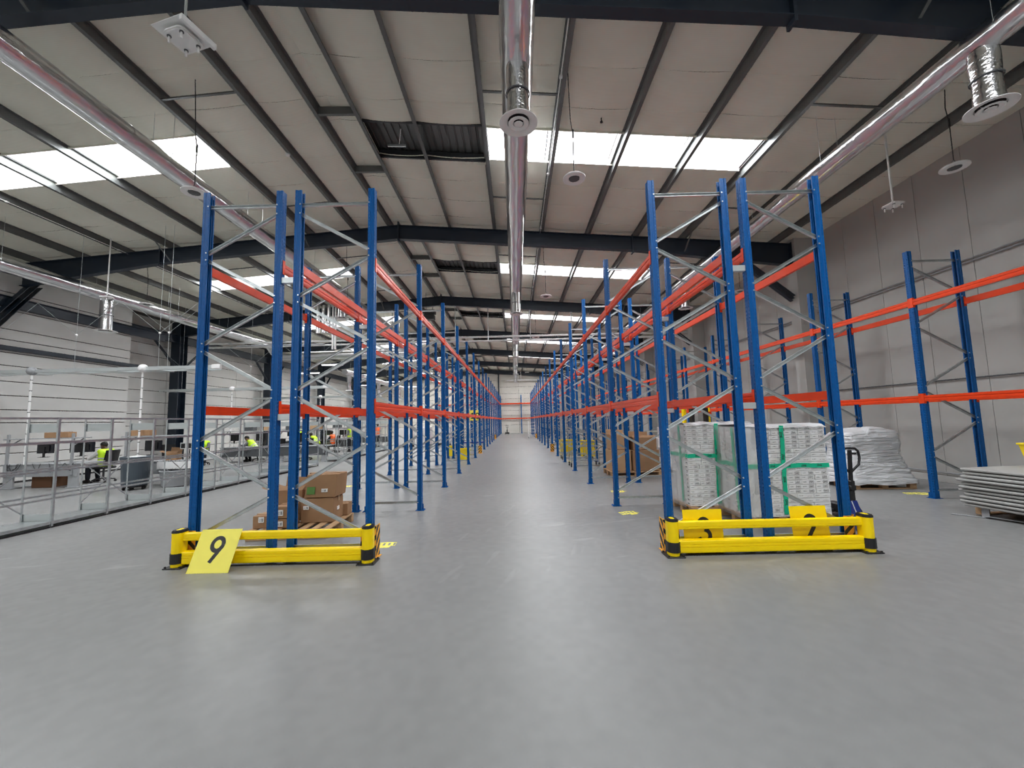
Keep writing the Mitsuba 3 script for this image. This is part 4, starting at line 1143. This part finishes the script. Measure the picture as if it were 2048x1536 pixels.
# fluorescent strips over the far packing area
for q, (x, y) in enumerate(((-12.4, 27.), (-12.2, 33.), (-12., 39.), (-11.8, 45.), (-7.5, 33.), (-7.5, 40.), (-7.5, 47.), (-16., 31.), (-16., 42.))):
    where = ['above the third row of desks', 'above the fourth row of desks', 'third along the line over the slim pale duct', 'last in the line over the slim pale duct', 'over the white cabinets behind the left rack', 'second in the line behind the left rack', 'last in the line behind the left rack', 'by the third black column', 'by the far end of the left wall'][q]
    k = thing('strip_light', 'lit fluorescent strip under the roof ' + where, 'light', 'lit strips over the far packing area')
    z = 5.75
    part(k, 'tray', box(x - .75, x + .75, y - .10, y + .10, z + .05, z + .11, .004), 'm_white')
    part(k, 'tube', box(x - .7, x + .7, y - .06, y + .06, z, z + .045), 'm_white', emitter={'type': 'area', 'radiance': {'type': 'rgb', 'value': [TUBE_L, TUBE_L, TUBE_L * .92]}})
    part(k, 'hanger', cat(*[cyl((x + s * .6, y, z + .1), (x + s * .6, y, zroof(x + s * .6) - .01), .004, 5) for s in (-1, 1)]), 'm_zinc')

# ================================================================== left side: shelving bays and desks
def shelving(y0, n, label, step=.98, x=-8.42, d=.58, H=1.98):
    k = thing('shelving_run', label, 'shelving')
    ang = lambda px, py, sx, sy, h=H: cat(box(px, px + sx * .035, py, py + sy * .003, 0, h) if sx > 0 else box(px - .035, px, py, py + .003, 0, h), box(px, px + .003, py - .0, py + .035, 0, h) if sx > 0 else box(px - .003, px, py, py + .035, 0, h))
    P1, P2 = ply(ang(0, 0, -1, 1), 'm_galv'), ply(ang(0, 0, 1, 1), 'm_galv')
    SIDE = ply(box(-d, 0, -.002, .002, 1.71, 1.87), 'm_zinc')
    LOW = ply(box(-d, 0, -.002, .002, .09, .24), 'm_zinc')
    L = step - .01
    RAIL = ply(cat(box(-.003, .0, .01, L, 0, .035), box(-.025, 0, .01, L, .032, .035)), 'm_galv')
    SHELF = ply(cat(box(-d, 0, .01, L, 0, .003), box(-.003, 0, .01, L, -.05, .003), box(-d, -d + .003, .01, L, -.05, .003)), 'm_galv')
    BASE = ply(box(-.004, .0, 0, L, 0, .022), 'm_black')
    for q in range(n + 1):
        y = y0 + q * step
        part(k, 'post', P1, M=mat4((x, y, 0)))
        part(k, 'post', P2, M=mat4((x - d, y, 0)))
        part(k, 'side_plate', SIDE, M=mat4((x, y + .02, 0)))
        part(k, 'kick_plate', LOW, M=mat4((x, y + .02, 0)))
        if q < n:
            for z in (1.50, 1.00, .50, 1.945):
                part(k, 'rail', RAIL, M=mat4((x, y, z)))
                if z != 1.945:
                    part(k, 'rail', RAIL, M=mat4((x - d + .004, y, z)))
            part(k, 'shelf', SHELF, M=mat4((x, y, .11)))
            part(k, 'base_strip', BASE, M=mat4((x + .004, y, .0)))
            if q % 2 == 1:
                part(k, 'stay', cat(bar((x - d, y + .03, .25), (x - d, y + step, 1.05), .004, .02), bar((x - d + .006, y + step, .25), (x - d + .006, y + .03, 1.05), .004, .02)), 'm_galv')
    return k
shelving(5.38, 12, 'long run of empty galvanised shelving bays on the left, nearer stretch')
shelving(18.9, 8, 'run of empty galvanised shelving bays on the left beyond the gap, farther stretch', x=-8.35)

def monitor(x, y, z, rz, label, w=.52, h=.32):
    k = thing('monitor', label, 'monitor', None)
    M = mat4((x, y, z), rz)
    part(k, 'screen', box(-w / 2, w / 2, -.02, .02, .12, .12 + h, .006), 'm_screen', M=M)
    part(k, 'back_cover', cat(box(-w * .3, w * .3, .02, .05, .17, .38, .01), box(-.04, .04, .05, .07, .22, .32)), 'm_black', M=M)
    part(k, 'stand', cat(box(-.03, .03, .03, .06, 0, .3, .005), box(-.12, .12, -.05, .1, 0, .012, .003)), 'm_black', M=M)
def desk(x0, x1, y, label, d=.8, shelf=True, cables=True, dark=False):
    k = thing('packing_desk', label, 'desk')
    part(k, 'top', box(x0, x1, y - d / 2, y + d / 2, .72, .75, .005), 'm_desk')
    for x in (x0 + .05, x1 - .35):
        part(k, 'leg_panel', box(x, x + .30, y - d / 2 + .04, y - d / 2 + .10, .03, .72, .005), 'm_desk')
        part(k, 'foot', box(x - .02, x + .32, y - d / 2, y + d / 2, 0, .035, .008), 'm_plastic_grey')
        part(k, 'post', box(x + .1, x + .17, y - d / 2 - .03, y - d / 2 + .02, .4, 1.66, .005), 'm_plastic_grey')
    part(k, 'modesty_panel', box(x0 + .05, x1 - .05, y - d / 2 + .02, y - d / 2 + .04, .30 if dark else .36, .74), 'm_dark_grey' if dark else 'm_plastic_grey')
    if shelf:
        part(k, 'upper_shelf', box(x0 + .02, x1 - .02, y - d / 2 - .02, y - d / 2 + .36, 1.50, 1.53, .004), 'm_desk')
        for x in (x0 + .2, x1 - .2):
            part(k, 'bracket', bar((x, y - d / 2 + .02, 1.30), (x, y - d / 2 + .3, 1.50), .02, .03), 'm_plastic_grey')
    if cables:
        r = random.Random(int(abs(x0) * 100))
        tb = []
        for q in range(7):
            a = r.uniform(x0 + .15, x1 - .3)
            pts = [(a + .3 * t + .05 * math.sin(5 * t + q), y - d / 2 - .02 - .03 * math.sin(3 * t), .76 - .30 * math.sin(math.pi * t) * r.uniform(.5, 1)) for t in np.linspace(0, 1, 9)]
            tb.append(tube(pts, .008, 5))
        part(k, 'cables', cat(tb), 'm_cable', 'tangle of dark cables', kind='stuff')
    return k

def chair(x, y, rz, label, mat='m_black'):
    k = thing('office_chair', label, 'chair')
    M = mat4((x, y, 0), rz)
    part(k, 'seat', box(-.24, .24, -.22, .24, .44, .52, .03), mat, M=M)
    def bk(u, v):
        a = (u - .5) * .46
        return a, -.24 - .10 * v + .18 * (a / .3) ** 2 * .6, .56 + .5 * v
    f = grid(bk, 6, 6)
    b = f.copy(); b.vertices[:, 1] -= .035; b.invert()
    part(k, 'backrest', cat(f, b, bar((0, -.15, .46), (0, -.27, .75), .06, .025)), mat, M=M, smooth=40)
    part(k, 'column', cat(cyl((0, 0, .12), (0, 0, .44), .028, 10)), 'm_dark_grey', M=M, smooth=40)
    for q in range(5):
        a = q * 2 * math.pi / 5 + .3
        e = (.30 * math.cos(a), .30 * math.sin(a))
        part(k, 'base_arm', bar((0, 0, .13), (e[0], e[1], .085), .045, .03, .006), 'm_black', M=M)
        part(k, 'castor', cyl((e[0] - .02, e[1], .035), (e[0] + .02, e[1], .035), .034, 10), 'm_rubber', M=M, smooth=40)
    return k

# ------------------------------------------------------------------ people in safety vests
def _sph(p, r, n=16):
    return m3.Manifold.sphere(r, n).translate([float(v) for v in p])
def _bones(bs, n=16):
    return m3.Manifold.batch_boolean([m3.Manifold.batch_hull([_sph(p, r, n) for p, r in b]) for b in bs], m3.OpType.Add)
def _tm(M, edge=.03, it=6):
    m = M.refine_to_length(edge).to_mesh()
    t = trimesh.Trimesh(m.vert_properties[:, :3], m.tri_verts, process=True)
    if it:
        trimesh.smoothing.filter_taubin(t, iterations=it)
    return t
def J(**k):
    return {a: V(b, float) for a, b in k.items()}
POSE = {
    'stand': J(pelvis=(0, 0, .96), chest=(0, .01, 1.28), neck=(0, 0, 1.47), head=(0, .03, 1.60), sL=(-.185, 0, 1.40), sR=(.185, 0, 1.40), eL=(-.25, .02, 1.12), eR=(.25, .04, 1.13), wL=(-.22, .20, .98), wR=(.20, .24, 1.02), hL=(-.09, 0, .92), hR=(.09, 0, .92), kL=(-.10, .03, .50), kR=(.11, .02, .50), aL=(-.10, -.02, .08), aR=(.12, -.03, .08)),
    'sit': J(pelvis=(0, 0, .60), chest=(0, .05, .93), neck=(0, .08, 1.10), head=(0, .13, 1.23), sL=(-.19, .06, 1.04), sR=(.19, .06, 1.04), eL=(-.25, .20, .82), eR=(.25, .22, .82), wL=(-.15, .44, .80), wR=(.15, .46, .80), hL=(-.10, .02, .57), hR=(.10, .02, .57), kL=(-.13, .44, .54), kR=(.14, .43, .54), aL=(-.13, .40, .08), aR=(.14, .34, .08)),
    'rest': J(pelvis=(0, 0, .60), chest=(0, -.02, .92), neck=(0, .03, 1.08), head=(.02, .11, 1.20), sL=(-.19, .0, 1.02), sR=(.19, .02, 1.02), eL=(-.24, .30, .80), eR=(.20, .36, .82), wL=(-.10, .50, .80), wR=(.10, .20, 1.10), hL=(-.10, .02, .57), hR=(.10, .02, .57), kL=(-.13, .44, .54), kR=(.14, .43, .54), aL=(-.13, .44, .08), aR=(.14, .38, .08)),
    'lean': J(pelvis=(0, 0, .60), chest=(0, .20, .88), neck=(0, .32, 1.03), head=(0, .41, 1.13), sL=(-.19, .25, .99), sR=(.19, .25, .99), eL=(-.26, .40, .80), eR=(.26, .42, .80), wL=(-.14, .62, .80), wR=(.14, .64, .80), hL=(-.10, .02, .57), hR=(.10, .02, .57), kL=(-.14, .44, .54), kR=(.15, .43, .54), aL=(-.14, .34, .08), aR=(.15, .30, .08)),
}
_cache = {}
def _body(pose):
    if pose in _cache:
        return _cache[pose]
    j = POSE[pose]
    up = j['head'] - j['neck']; up = up / np.linalg.norm(up)
    fw = V([0, 1., 0]) - up * up[1]; fw /= np.linalg.norm(fw)
    sd = V([1., 0, 0])
    h = j['head']
    bs = [[(j['pelvis'] - sd * .07, .115), (j['pelvis'] + sd * .07, .115), (j['chest'] - sd * .09, .115), (j['chest'] + sd * .09, .115)],
          [(j['chest'] - sd * .09, .11), (j['chest'] + sd * .09, .11), (j['sL'], .06), (j['sR'], .06), (j['neck'] - up * .06, .06)],
          [(j['neck'] - up * .05, .055), (h - up * .03, .055)],
          [(h + up * .035 - fw * .015, .090), (h - up * .04 + fw * .01, .070), (h - up * .095 + fw * .035, .035)],
          [(h + fw * .085 + up * .0, .012), (h + fw * .105 - up * .03, .014)],
          [(h + fw * .088 - up * .065, .014), (h + fw * .06 - up * .09, .02)]]
    for s in (-1, 1):
        bs.append([(h + sd * s * .088 + up * .01, .016), (h + sd * s * .084 - up * .035, .012)])
    for q in 'LR':
        bs += [[(j['s' + q], .058), (j['e' + q], .042)], [(j['e' + q], .042), (j['w' + q], .028)], [(j['h' + q], .092), (j['k' + q], .062)], [(j['k' + q], .060), (j['a' + q], .042)],
               [(j['a' + q] - V([0, .03, .03]), .04), (j['a' + q] + V([0, .13, -.045]), .030)]]
        d = j['w' + q] - j['e' + q]; d /= np.linalg.norm(d)
        w = j['w' + q]
        lat = np.cross(d, V([0, 0, 1.])); lat = lat / (np.linalg.norm(lat) + 1e-9)
        nrm = np.cross(lat, d)
        s = 1 if q == 'R' else -1
        bs.append([(w + d * .02 + lat * .02, .018), (w + d * .02 - lat * .02, .018), (w + d * .085 + lat * .032, .014), (w + d * .085 - lat * .032, .014)])
        for f, (o, L) in enumerate(((-.033, .066), (-.011, .078), (.011, .073), (.033, .058))):
            a = w + d * .088 + lat * o
            b = a + d * L * .55 - nrm * .008
            bs += [[(a, .0095), (b, .0085)], [(b, .0085), (b + d * L * .4 - nrm * .024, .0075)]]
        a = w + d * .03 - lat * s * .03
        b = a + d * .035 - lat * s * .026
        bs += [[(a, .013), (b, .011)], [(b, .011), (b + d * .03 - nrm * .008, .009)]]
    body = _tm(_bones(bs, 14), .02, 4)
    tor = [[(j['pelvis'] - sd * .075, .13), (j['pelvis'] + sd * .075, .13), (j['chest'] - sd * .095, .13), (j['chest'] + sd * .095, .13)], [(j['chest'] - sd * .095, .125), (j['chest'] + sd * .095, .125), (j['sL'], .072), (j['sR'], .072)]]
    shirt = [[(p, r) for p, r in b] for b in tor]
    for q in 'LR':
        shirt += [[(j['s' + q], .072), (j['e' + q], .056)], [(j['e' + q], .056), (j['w' + q] * .9 + j['e' + q] * .1, .040)]]
    vest = [[(p, r + .014) for p, r in b] for b in tor]
    trou = [[(j['pelvis'] - sd * .07, .135), (j['pelvis'] + sd * .07, .135), (j['hL'], .11), (j['hR'], .11)]]
    shoes = []
    for q in 'LR':
        trou += [[(j['h' + q], .108), (j['k' + q], .076)], [(j['k' + q], .076), (j['a' + q] + V([0, 0, .05]), .060)]]
        shoes.append(_tm(_bones([[(j['a' + q] - V([0, .04, .035]), .045), (j['a' + q] + V([0, .13, -.04]), .040), (j['a' + q] + V([0, .02, 0]), .05)]], 12) .trim_by_plane([0, 0, 1], 0.001), .05, 0))
    V_ = _bones(vest, 18)
    ch, pe = j['chest'], j['pelvis']
    ax = (ch - pe) / np.linalg.norm(ch - pe)
    bands = []
    for t in (.30, .62):
        c = pe + (ch - pe) * t
        b = _bones([[(p, r + .018) for p, r in q] for q in tor], 18)
        b = b.trim_by_plane([float(v) for v in ax], float(ax @ (c - ax * .025))).trim_by_plane([float(-v) for v in ax], float(-ax @ (c + ax * .025)))
        bands.append(_tm(b, .06, 0))
    hair = _bones([[(h + up * .045 - fw * .02, .097), (h + up * .01 - fw * .045, .075)]], 18)
    hair = hair.trim_by_plane([float(v) for v in (up * .75 - fw * .55)], float((up * .75 - fw * .55) @ (h + up * .025)))
    eyes = cat(*[mv(trimesh.creation.icosphere(1, .011), h + fw * .082 + sd * s * .032 + up * .012) for s in (-1, 1)])
    mouth = bar(h + fw * .088 - up * .062 - sd * .022, h + fw * .088 - up * .062 + sd * .022, .012, .010, .003)
    _cache[pose] = dict(body=body, shirt=_tm(_bones(shirt, 14), .04, 3), vest=_tm(V_, .05, 2), trousers=_tm(_bones(trou, 14), .04, 3), shoes=shoes, bands=bands, hair=_tm(hair, .04, 0), eyes=eyes, mouth=mouth)
    return _cache[pose]

def person(x, y, rz, pose, label, vest='m_hivis', skin='m_skin', shirt='m_shirt_grey', trousers='m_cloth_dark', z=0.):
    b = _body(pose)
    k = thing('person', label, 'person')
    M = mat4((x, y, z), rz)
    part(k, 'body', b['body'], skin, smooth=True, M=M)
    part(k, 'hair', b['hair'], 'm_hair', smooth=True, M=M)
    part(k, 'eyes', b['eyes'], 'm_black', M=M)
    part(k, 'mouth', b['mouth'], 'm_card_dark', M=M)
    part(k, 'shirt', b['shirt'], shirt, smooth=True, M=M)
    v = part(k, 'vest', b['vest'], vest, 'high visibility vest', smooth=True, M=M)
    for q in b['bands']:
        part(v, 'reflective_band', q, 'm_band', M=M)
    part(k, 'trousers', b['trousers'], trousers, smooth=True, M=M)
    for q in b['shoes']:
        part(k, 'shoe', q, 'm_black', M=M)

# nearest row of desks
desk(-15.75, -13.35, 12.65, 'grey packing desk with posts and an upper shelf, furthest left in the nearest row')
desk(-12.1, -9.6, 12.65, 'grey packing desk with an upper shelf behind the grey round tub in the nearest row')
monitor(-14.75, 12.55, .93, math.pi, 'black monitor left on the furthest left desk')
monitor(-13.75, 12.7, .93, math.pi + .3, 'black monitor in front of the seated person on the furthest left desk', .62, .34)
monitor(-11.35, 12.55, .93, math.pi, 'black monitor on the desk behind the grey round tub')
for kx, lab in ((-14.2, 'long brown carton lying on the upper shelf of the furthest left desk'), (-11.6, 'long brown carton lying on the upper shelf behind the grey round tub')):
    cardbox(kx, 12.45, 1.53, .75 if kx < -13 else .60, .25, .17, 0, lab, 'm_card', tape=False)
cardbox(-14.75, 12.75, 0, .62, .5, .42, 0, 'dark brown carton under the furthest left desk', 'm_card_dark', tape=False)
cardbox(-10.75, 12.6, .752, .32, .26, .22, .2, 'small open brown carton on the desk behind the shelving, right of the grey round tub', 'm_card', flaps=1, tape=False)
for s, (xx, lab) in enumerate(((-10.42, 'small white screen back on the desk beside the open carton, left one'), (-10.22, 'small white screen back on the desk beside the open carton, right one'))):
    k = thing('screen_back', lab, 'screen')
    part(k, 'case', box(xx - .09, xx + .09, 12.55, 12.58, 1.08, 1.28, .004), 'm_white')
    part(k, 'recess', box(xx - .06, xx + .06, 12.545, 12.551, 1.11, 1.25), 'm_black')
    part(k, 'stand', bar((xx, 12.57, .752), (xx, 12.57, 1.09), .02, .02), 'm_black')
k = thing('apron_board', 'white plastic board fixed below the desk edge right of the grey round tub', 'panel')
put(num(k + '__sheet'), bar((-10.9, 12.2, .62), (-9.75, 12.2, .62), .01, .22), 'm_white')
part(k, 'leg', bar((-10.6, 12.2, .52), (-10.2, 12.2, .1), .02, .02), 'm_plastic_grey')
k = thing('round_tub', 'large dark grey round tub on a wheeled dolly before the desks on the left', 'tub')
part(k, 'shell', lathe([(.001, .12), (.28, .12), (.30, .16), (.335, .86), (.36, .88), (.365, .93), (.35, .95), (.325, .95), (.30, .2), (.001, .18)], 36, (-11.06, 11.7, 0)), 'm_tub', None, 40)
part(k, 'content', lathe([(.31, .90), (.2, .95), (.001, .97)], 20, (-11.06, 11.7, 0)), 'm_paper', 'white rubbish inside', 40)
part(k, 'dolly', cat(lathe([(.001, .11), (.27, .11), (.27, .08), (.001, .08)], 24, (-11.06, 11.7, 0))), 'm_black')
for q in range(5):
    a = q * 2 * math.pi / 5
    part(k, 'castor', cyl((-11.06 + .24 * math.cos(a) - .015, 11.7 + .24 * math.sin(a), .04), (-11.06 + .24 * math.cos(a) + .015, 11.7 + .24 * math.sin(a), .04), .04, 12), 'm_rubber', smooth=40)
k = thing('low_tub', 'pale grey oval bin lying low beneath the desk right of the dark round tub', 'tub')
put(num(k + '__shell'), lathe([(.001, .02), (.36, .02), (.42, .45), (.44, .46), (.43, .48), (.40, .48), (.33, .06), (.001, .06)], 32, (-10.3, 12.25, 0)), 'm_plastic_grey', 40)
chair(-13.90, 13.55, W, 'black office chair on five arms under the resting person at the left')
person(-13.85, 13.55, W, 'rest', 'person in a yellow vest resting their head on one arm at the leftmost desk', skin='m_skin_dark', shirt='m_shirt', trousers='m_cloth_dark')
# farther rows
desk(-14.2, -11.6, 19.6, 'grey packing desk under the second busbar tray, seen through the first rack frame', dark=True)
desk(-11.5, -8.95, 19.6, 'grey packing desk right of the second busbar tray pole, near the shelving', cables=False, dark=True)
person(-14.75, 18.9, -2.6, 'sit', 'person in a yellow vest seen from behind, just right of the leftmost blue post')
chair(-14.75, 18.9, -2.6, 'black office chair under the person seen from behind beside the leftmost blue post')
person(-13.15, 20.3, W + .2, 'lean', 'person in a yellow vest bending left over the desk between the two left rack posts', skin='m_skin')
chair(-13.05, 20.3, W + .2, 'black office chair under the person bending left between the two left rack posts')
chair(-14.9, 17.3, .5, 'black office chair standing empty just left of the first rack brace')
for q, (x, lab) in enumerate(((-13.7, 'black monitor on the desk under the second busbar tray, left one'), (-12.4, 'black monitor on the desk under the second busbar tray, right one'), (-10.4, 'black monitor on the desk near the shelving in the second row'))):
    monitor(x, 19.55, .93, math.pi, lab)
desk(-15.6, -13.0, 26.2, 'grey packing desk of the third row, furthest left', dark=True)
desk(-12.9, -10.2, 26.2, 'grey packing desk of the third row, nearer the shelving', cables=False, dark=True)
for x, lab in ((-14.6, 'black monitor on the furthest left desk of the third row'), (-12.3, 'black monitor on the third row desk nearer the shelving'), (-11.2, 'black monitor at the right end of the third row of desks')):
    monitor(x, 26.1, .93, math.pi, lab)
person(-13.75, 25.3, -2.7, 'stand', 'person in a yellow vest mostly hidden behind the second left rack upright')
person(-12.45, 25.2, W, 'lean', 'person in a yellow vest leaning left at the end of the nearer shelving', skin='m_skin_dark', trousers='m_cloth_dark')
chair(-12.3, 25.2, W, 'black office chair under the person leaning left at the end of the nearer shelving')
person(-11.35, 25.0, W, 'sit', 'person in an orange vest seated facing left behind the farther shelving', 'm_hivis_orange', 'm_skin_dark', 'm_cloth_dark', 'm_cloth_khaki')
chair(-11.3, 25.0, W, 'black office chair under the orange vested person behind the farther shelving')
person(-10.55, 25.4, W + .3, 'stand', 'person in a yellow vest standing behind the farther shelving', trousers='m_cloth_dark')
person(-10.15, 29.5, W - .6, 'stand', 'person in an orange vest standing far behind the shelving between the left rack posts', 'm_hivis_orange', 'm_skin_dark')
for x, y, z, w, h, lab in ((-12.9, 19.45, 1.53, .5, .20, 'dark crate on the upper shelf left of the second tray pole'), (-12.0, 19.5, 1.53, .4, .26, 'brown carton on the upper shelf of the desk under the second busbar tray'), (-10.9, 19.5, 1.53, .45, .22, 'dark crate on the upper shelf near the shelving in the second row'), (-9.7, 19.5, 1.53, .5, .18, 'brown carton on the upper shelf nearest the shelving in the second row'),
                           (-14.2, 26.1, 1.53, .5, .25, 'dark crate on the upper shelf of the furthest left third row desk'), (-11.6, 26.1, 1.53, .5, .22, 'dark crate on the upper shelf of the third row desk near the shelving')):
    cardbox(x, y, z, w, .28, h, 0, lab, 'm_dark_grey' if 'dark' in lab else 'm_card_light', tape=False, name='storage_box')
for x, y, lab in ((-12.1, 20.4, 'black office chair at the second row of desks, standing empty'), (-10.6, 20.3, 'black office chair at the second row desk nearest the shelving, standing empty'), (-14.7, 27.1, 'black office chair at the furthest left third row desk, standing empty'), (-13.3, 13.6, 'black office chair turned away beside the dark round tub')):
    if y > 14:
        chair(x, y, math.pi, lab)
desk(-12.5, -9.5, 31., 'grey packing desk of the fourth row far behind the shelving', cables=False, dark=True)
for q, (x, y) in enumerate(((-7.9, 29.2), (-6.6, 29.0), (-5.4, 30.5), (-7.6, 34.))):
    k = thing('white_cabinet', ['white cabinet on black skids behind the left rack, furthest left', 'white cabinet on black skids behind the left rack, second from left', 'white cabinet on black skids behind the left rack, third from left', 'white cabinet on black skids behind the left rack, rearmost'][q], 'cabinet')
    part(k, 'case', box(x - .5, x + .5, y - .4, y + .4, .14, 1.35, .015), 'm_white')
    part(k, 'door', box(x - .46, x - .01, y - .415, y - .4, .2, 1.3, .004), 'm_white')
    part(k, 'door', box(x + .01, x + .46, y - .415, y - .4, .2, 1.3, .004), 'm_white')
    for s in (-1, 1):
        part(k, 'skid', box(x + s * .35 - .08, x + s * .35 + .08, y - .42, y + .42, 0, .14, .005), 'm_black')
k = thing('floor_truck', 'low dark platform truck on the floor between the far left rack posts', 'platform truck')
part(k, 'deck', box(-3.9, -2.2, 27.2, 28.0, .25, .31, .01), 'm_board_blue')
for xx in (-3.7, -2.4):
    part(k, 'wheel', cyl((xx - .04, 27.5, .10), (xx + .04, 27.5, .10), .10, 12), 'm_rubber', smooth=40)
    part(k, 'leg', box(xx - .04, xx + .04, 27.3, 27.9, .12, .25), 'm_black')
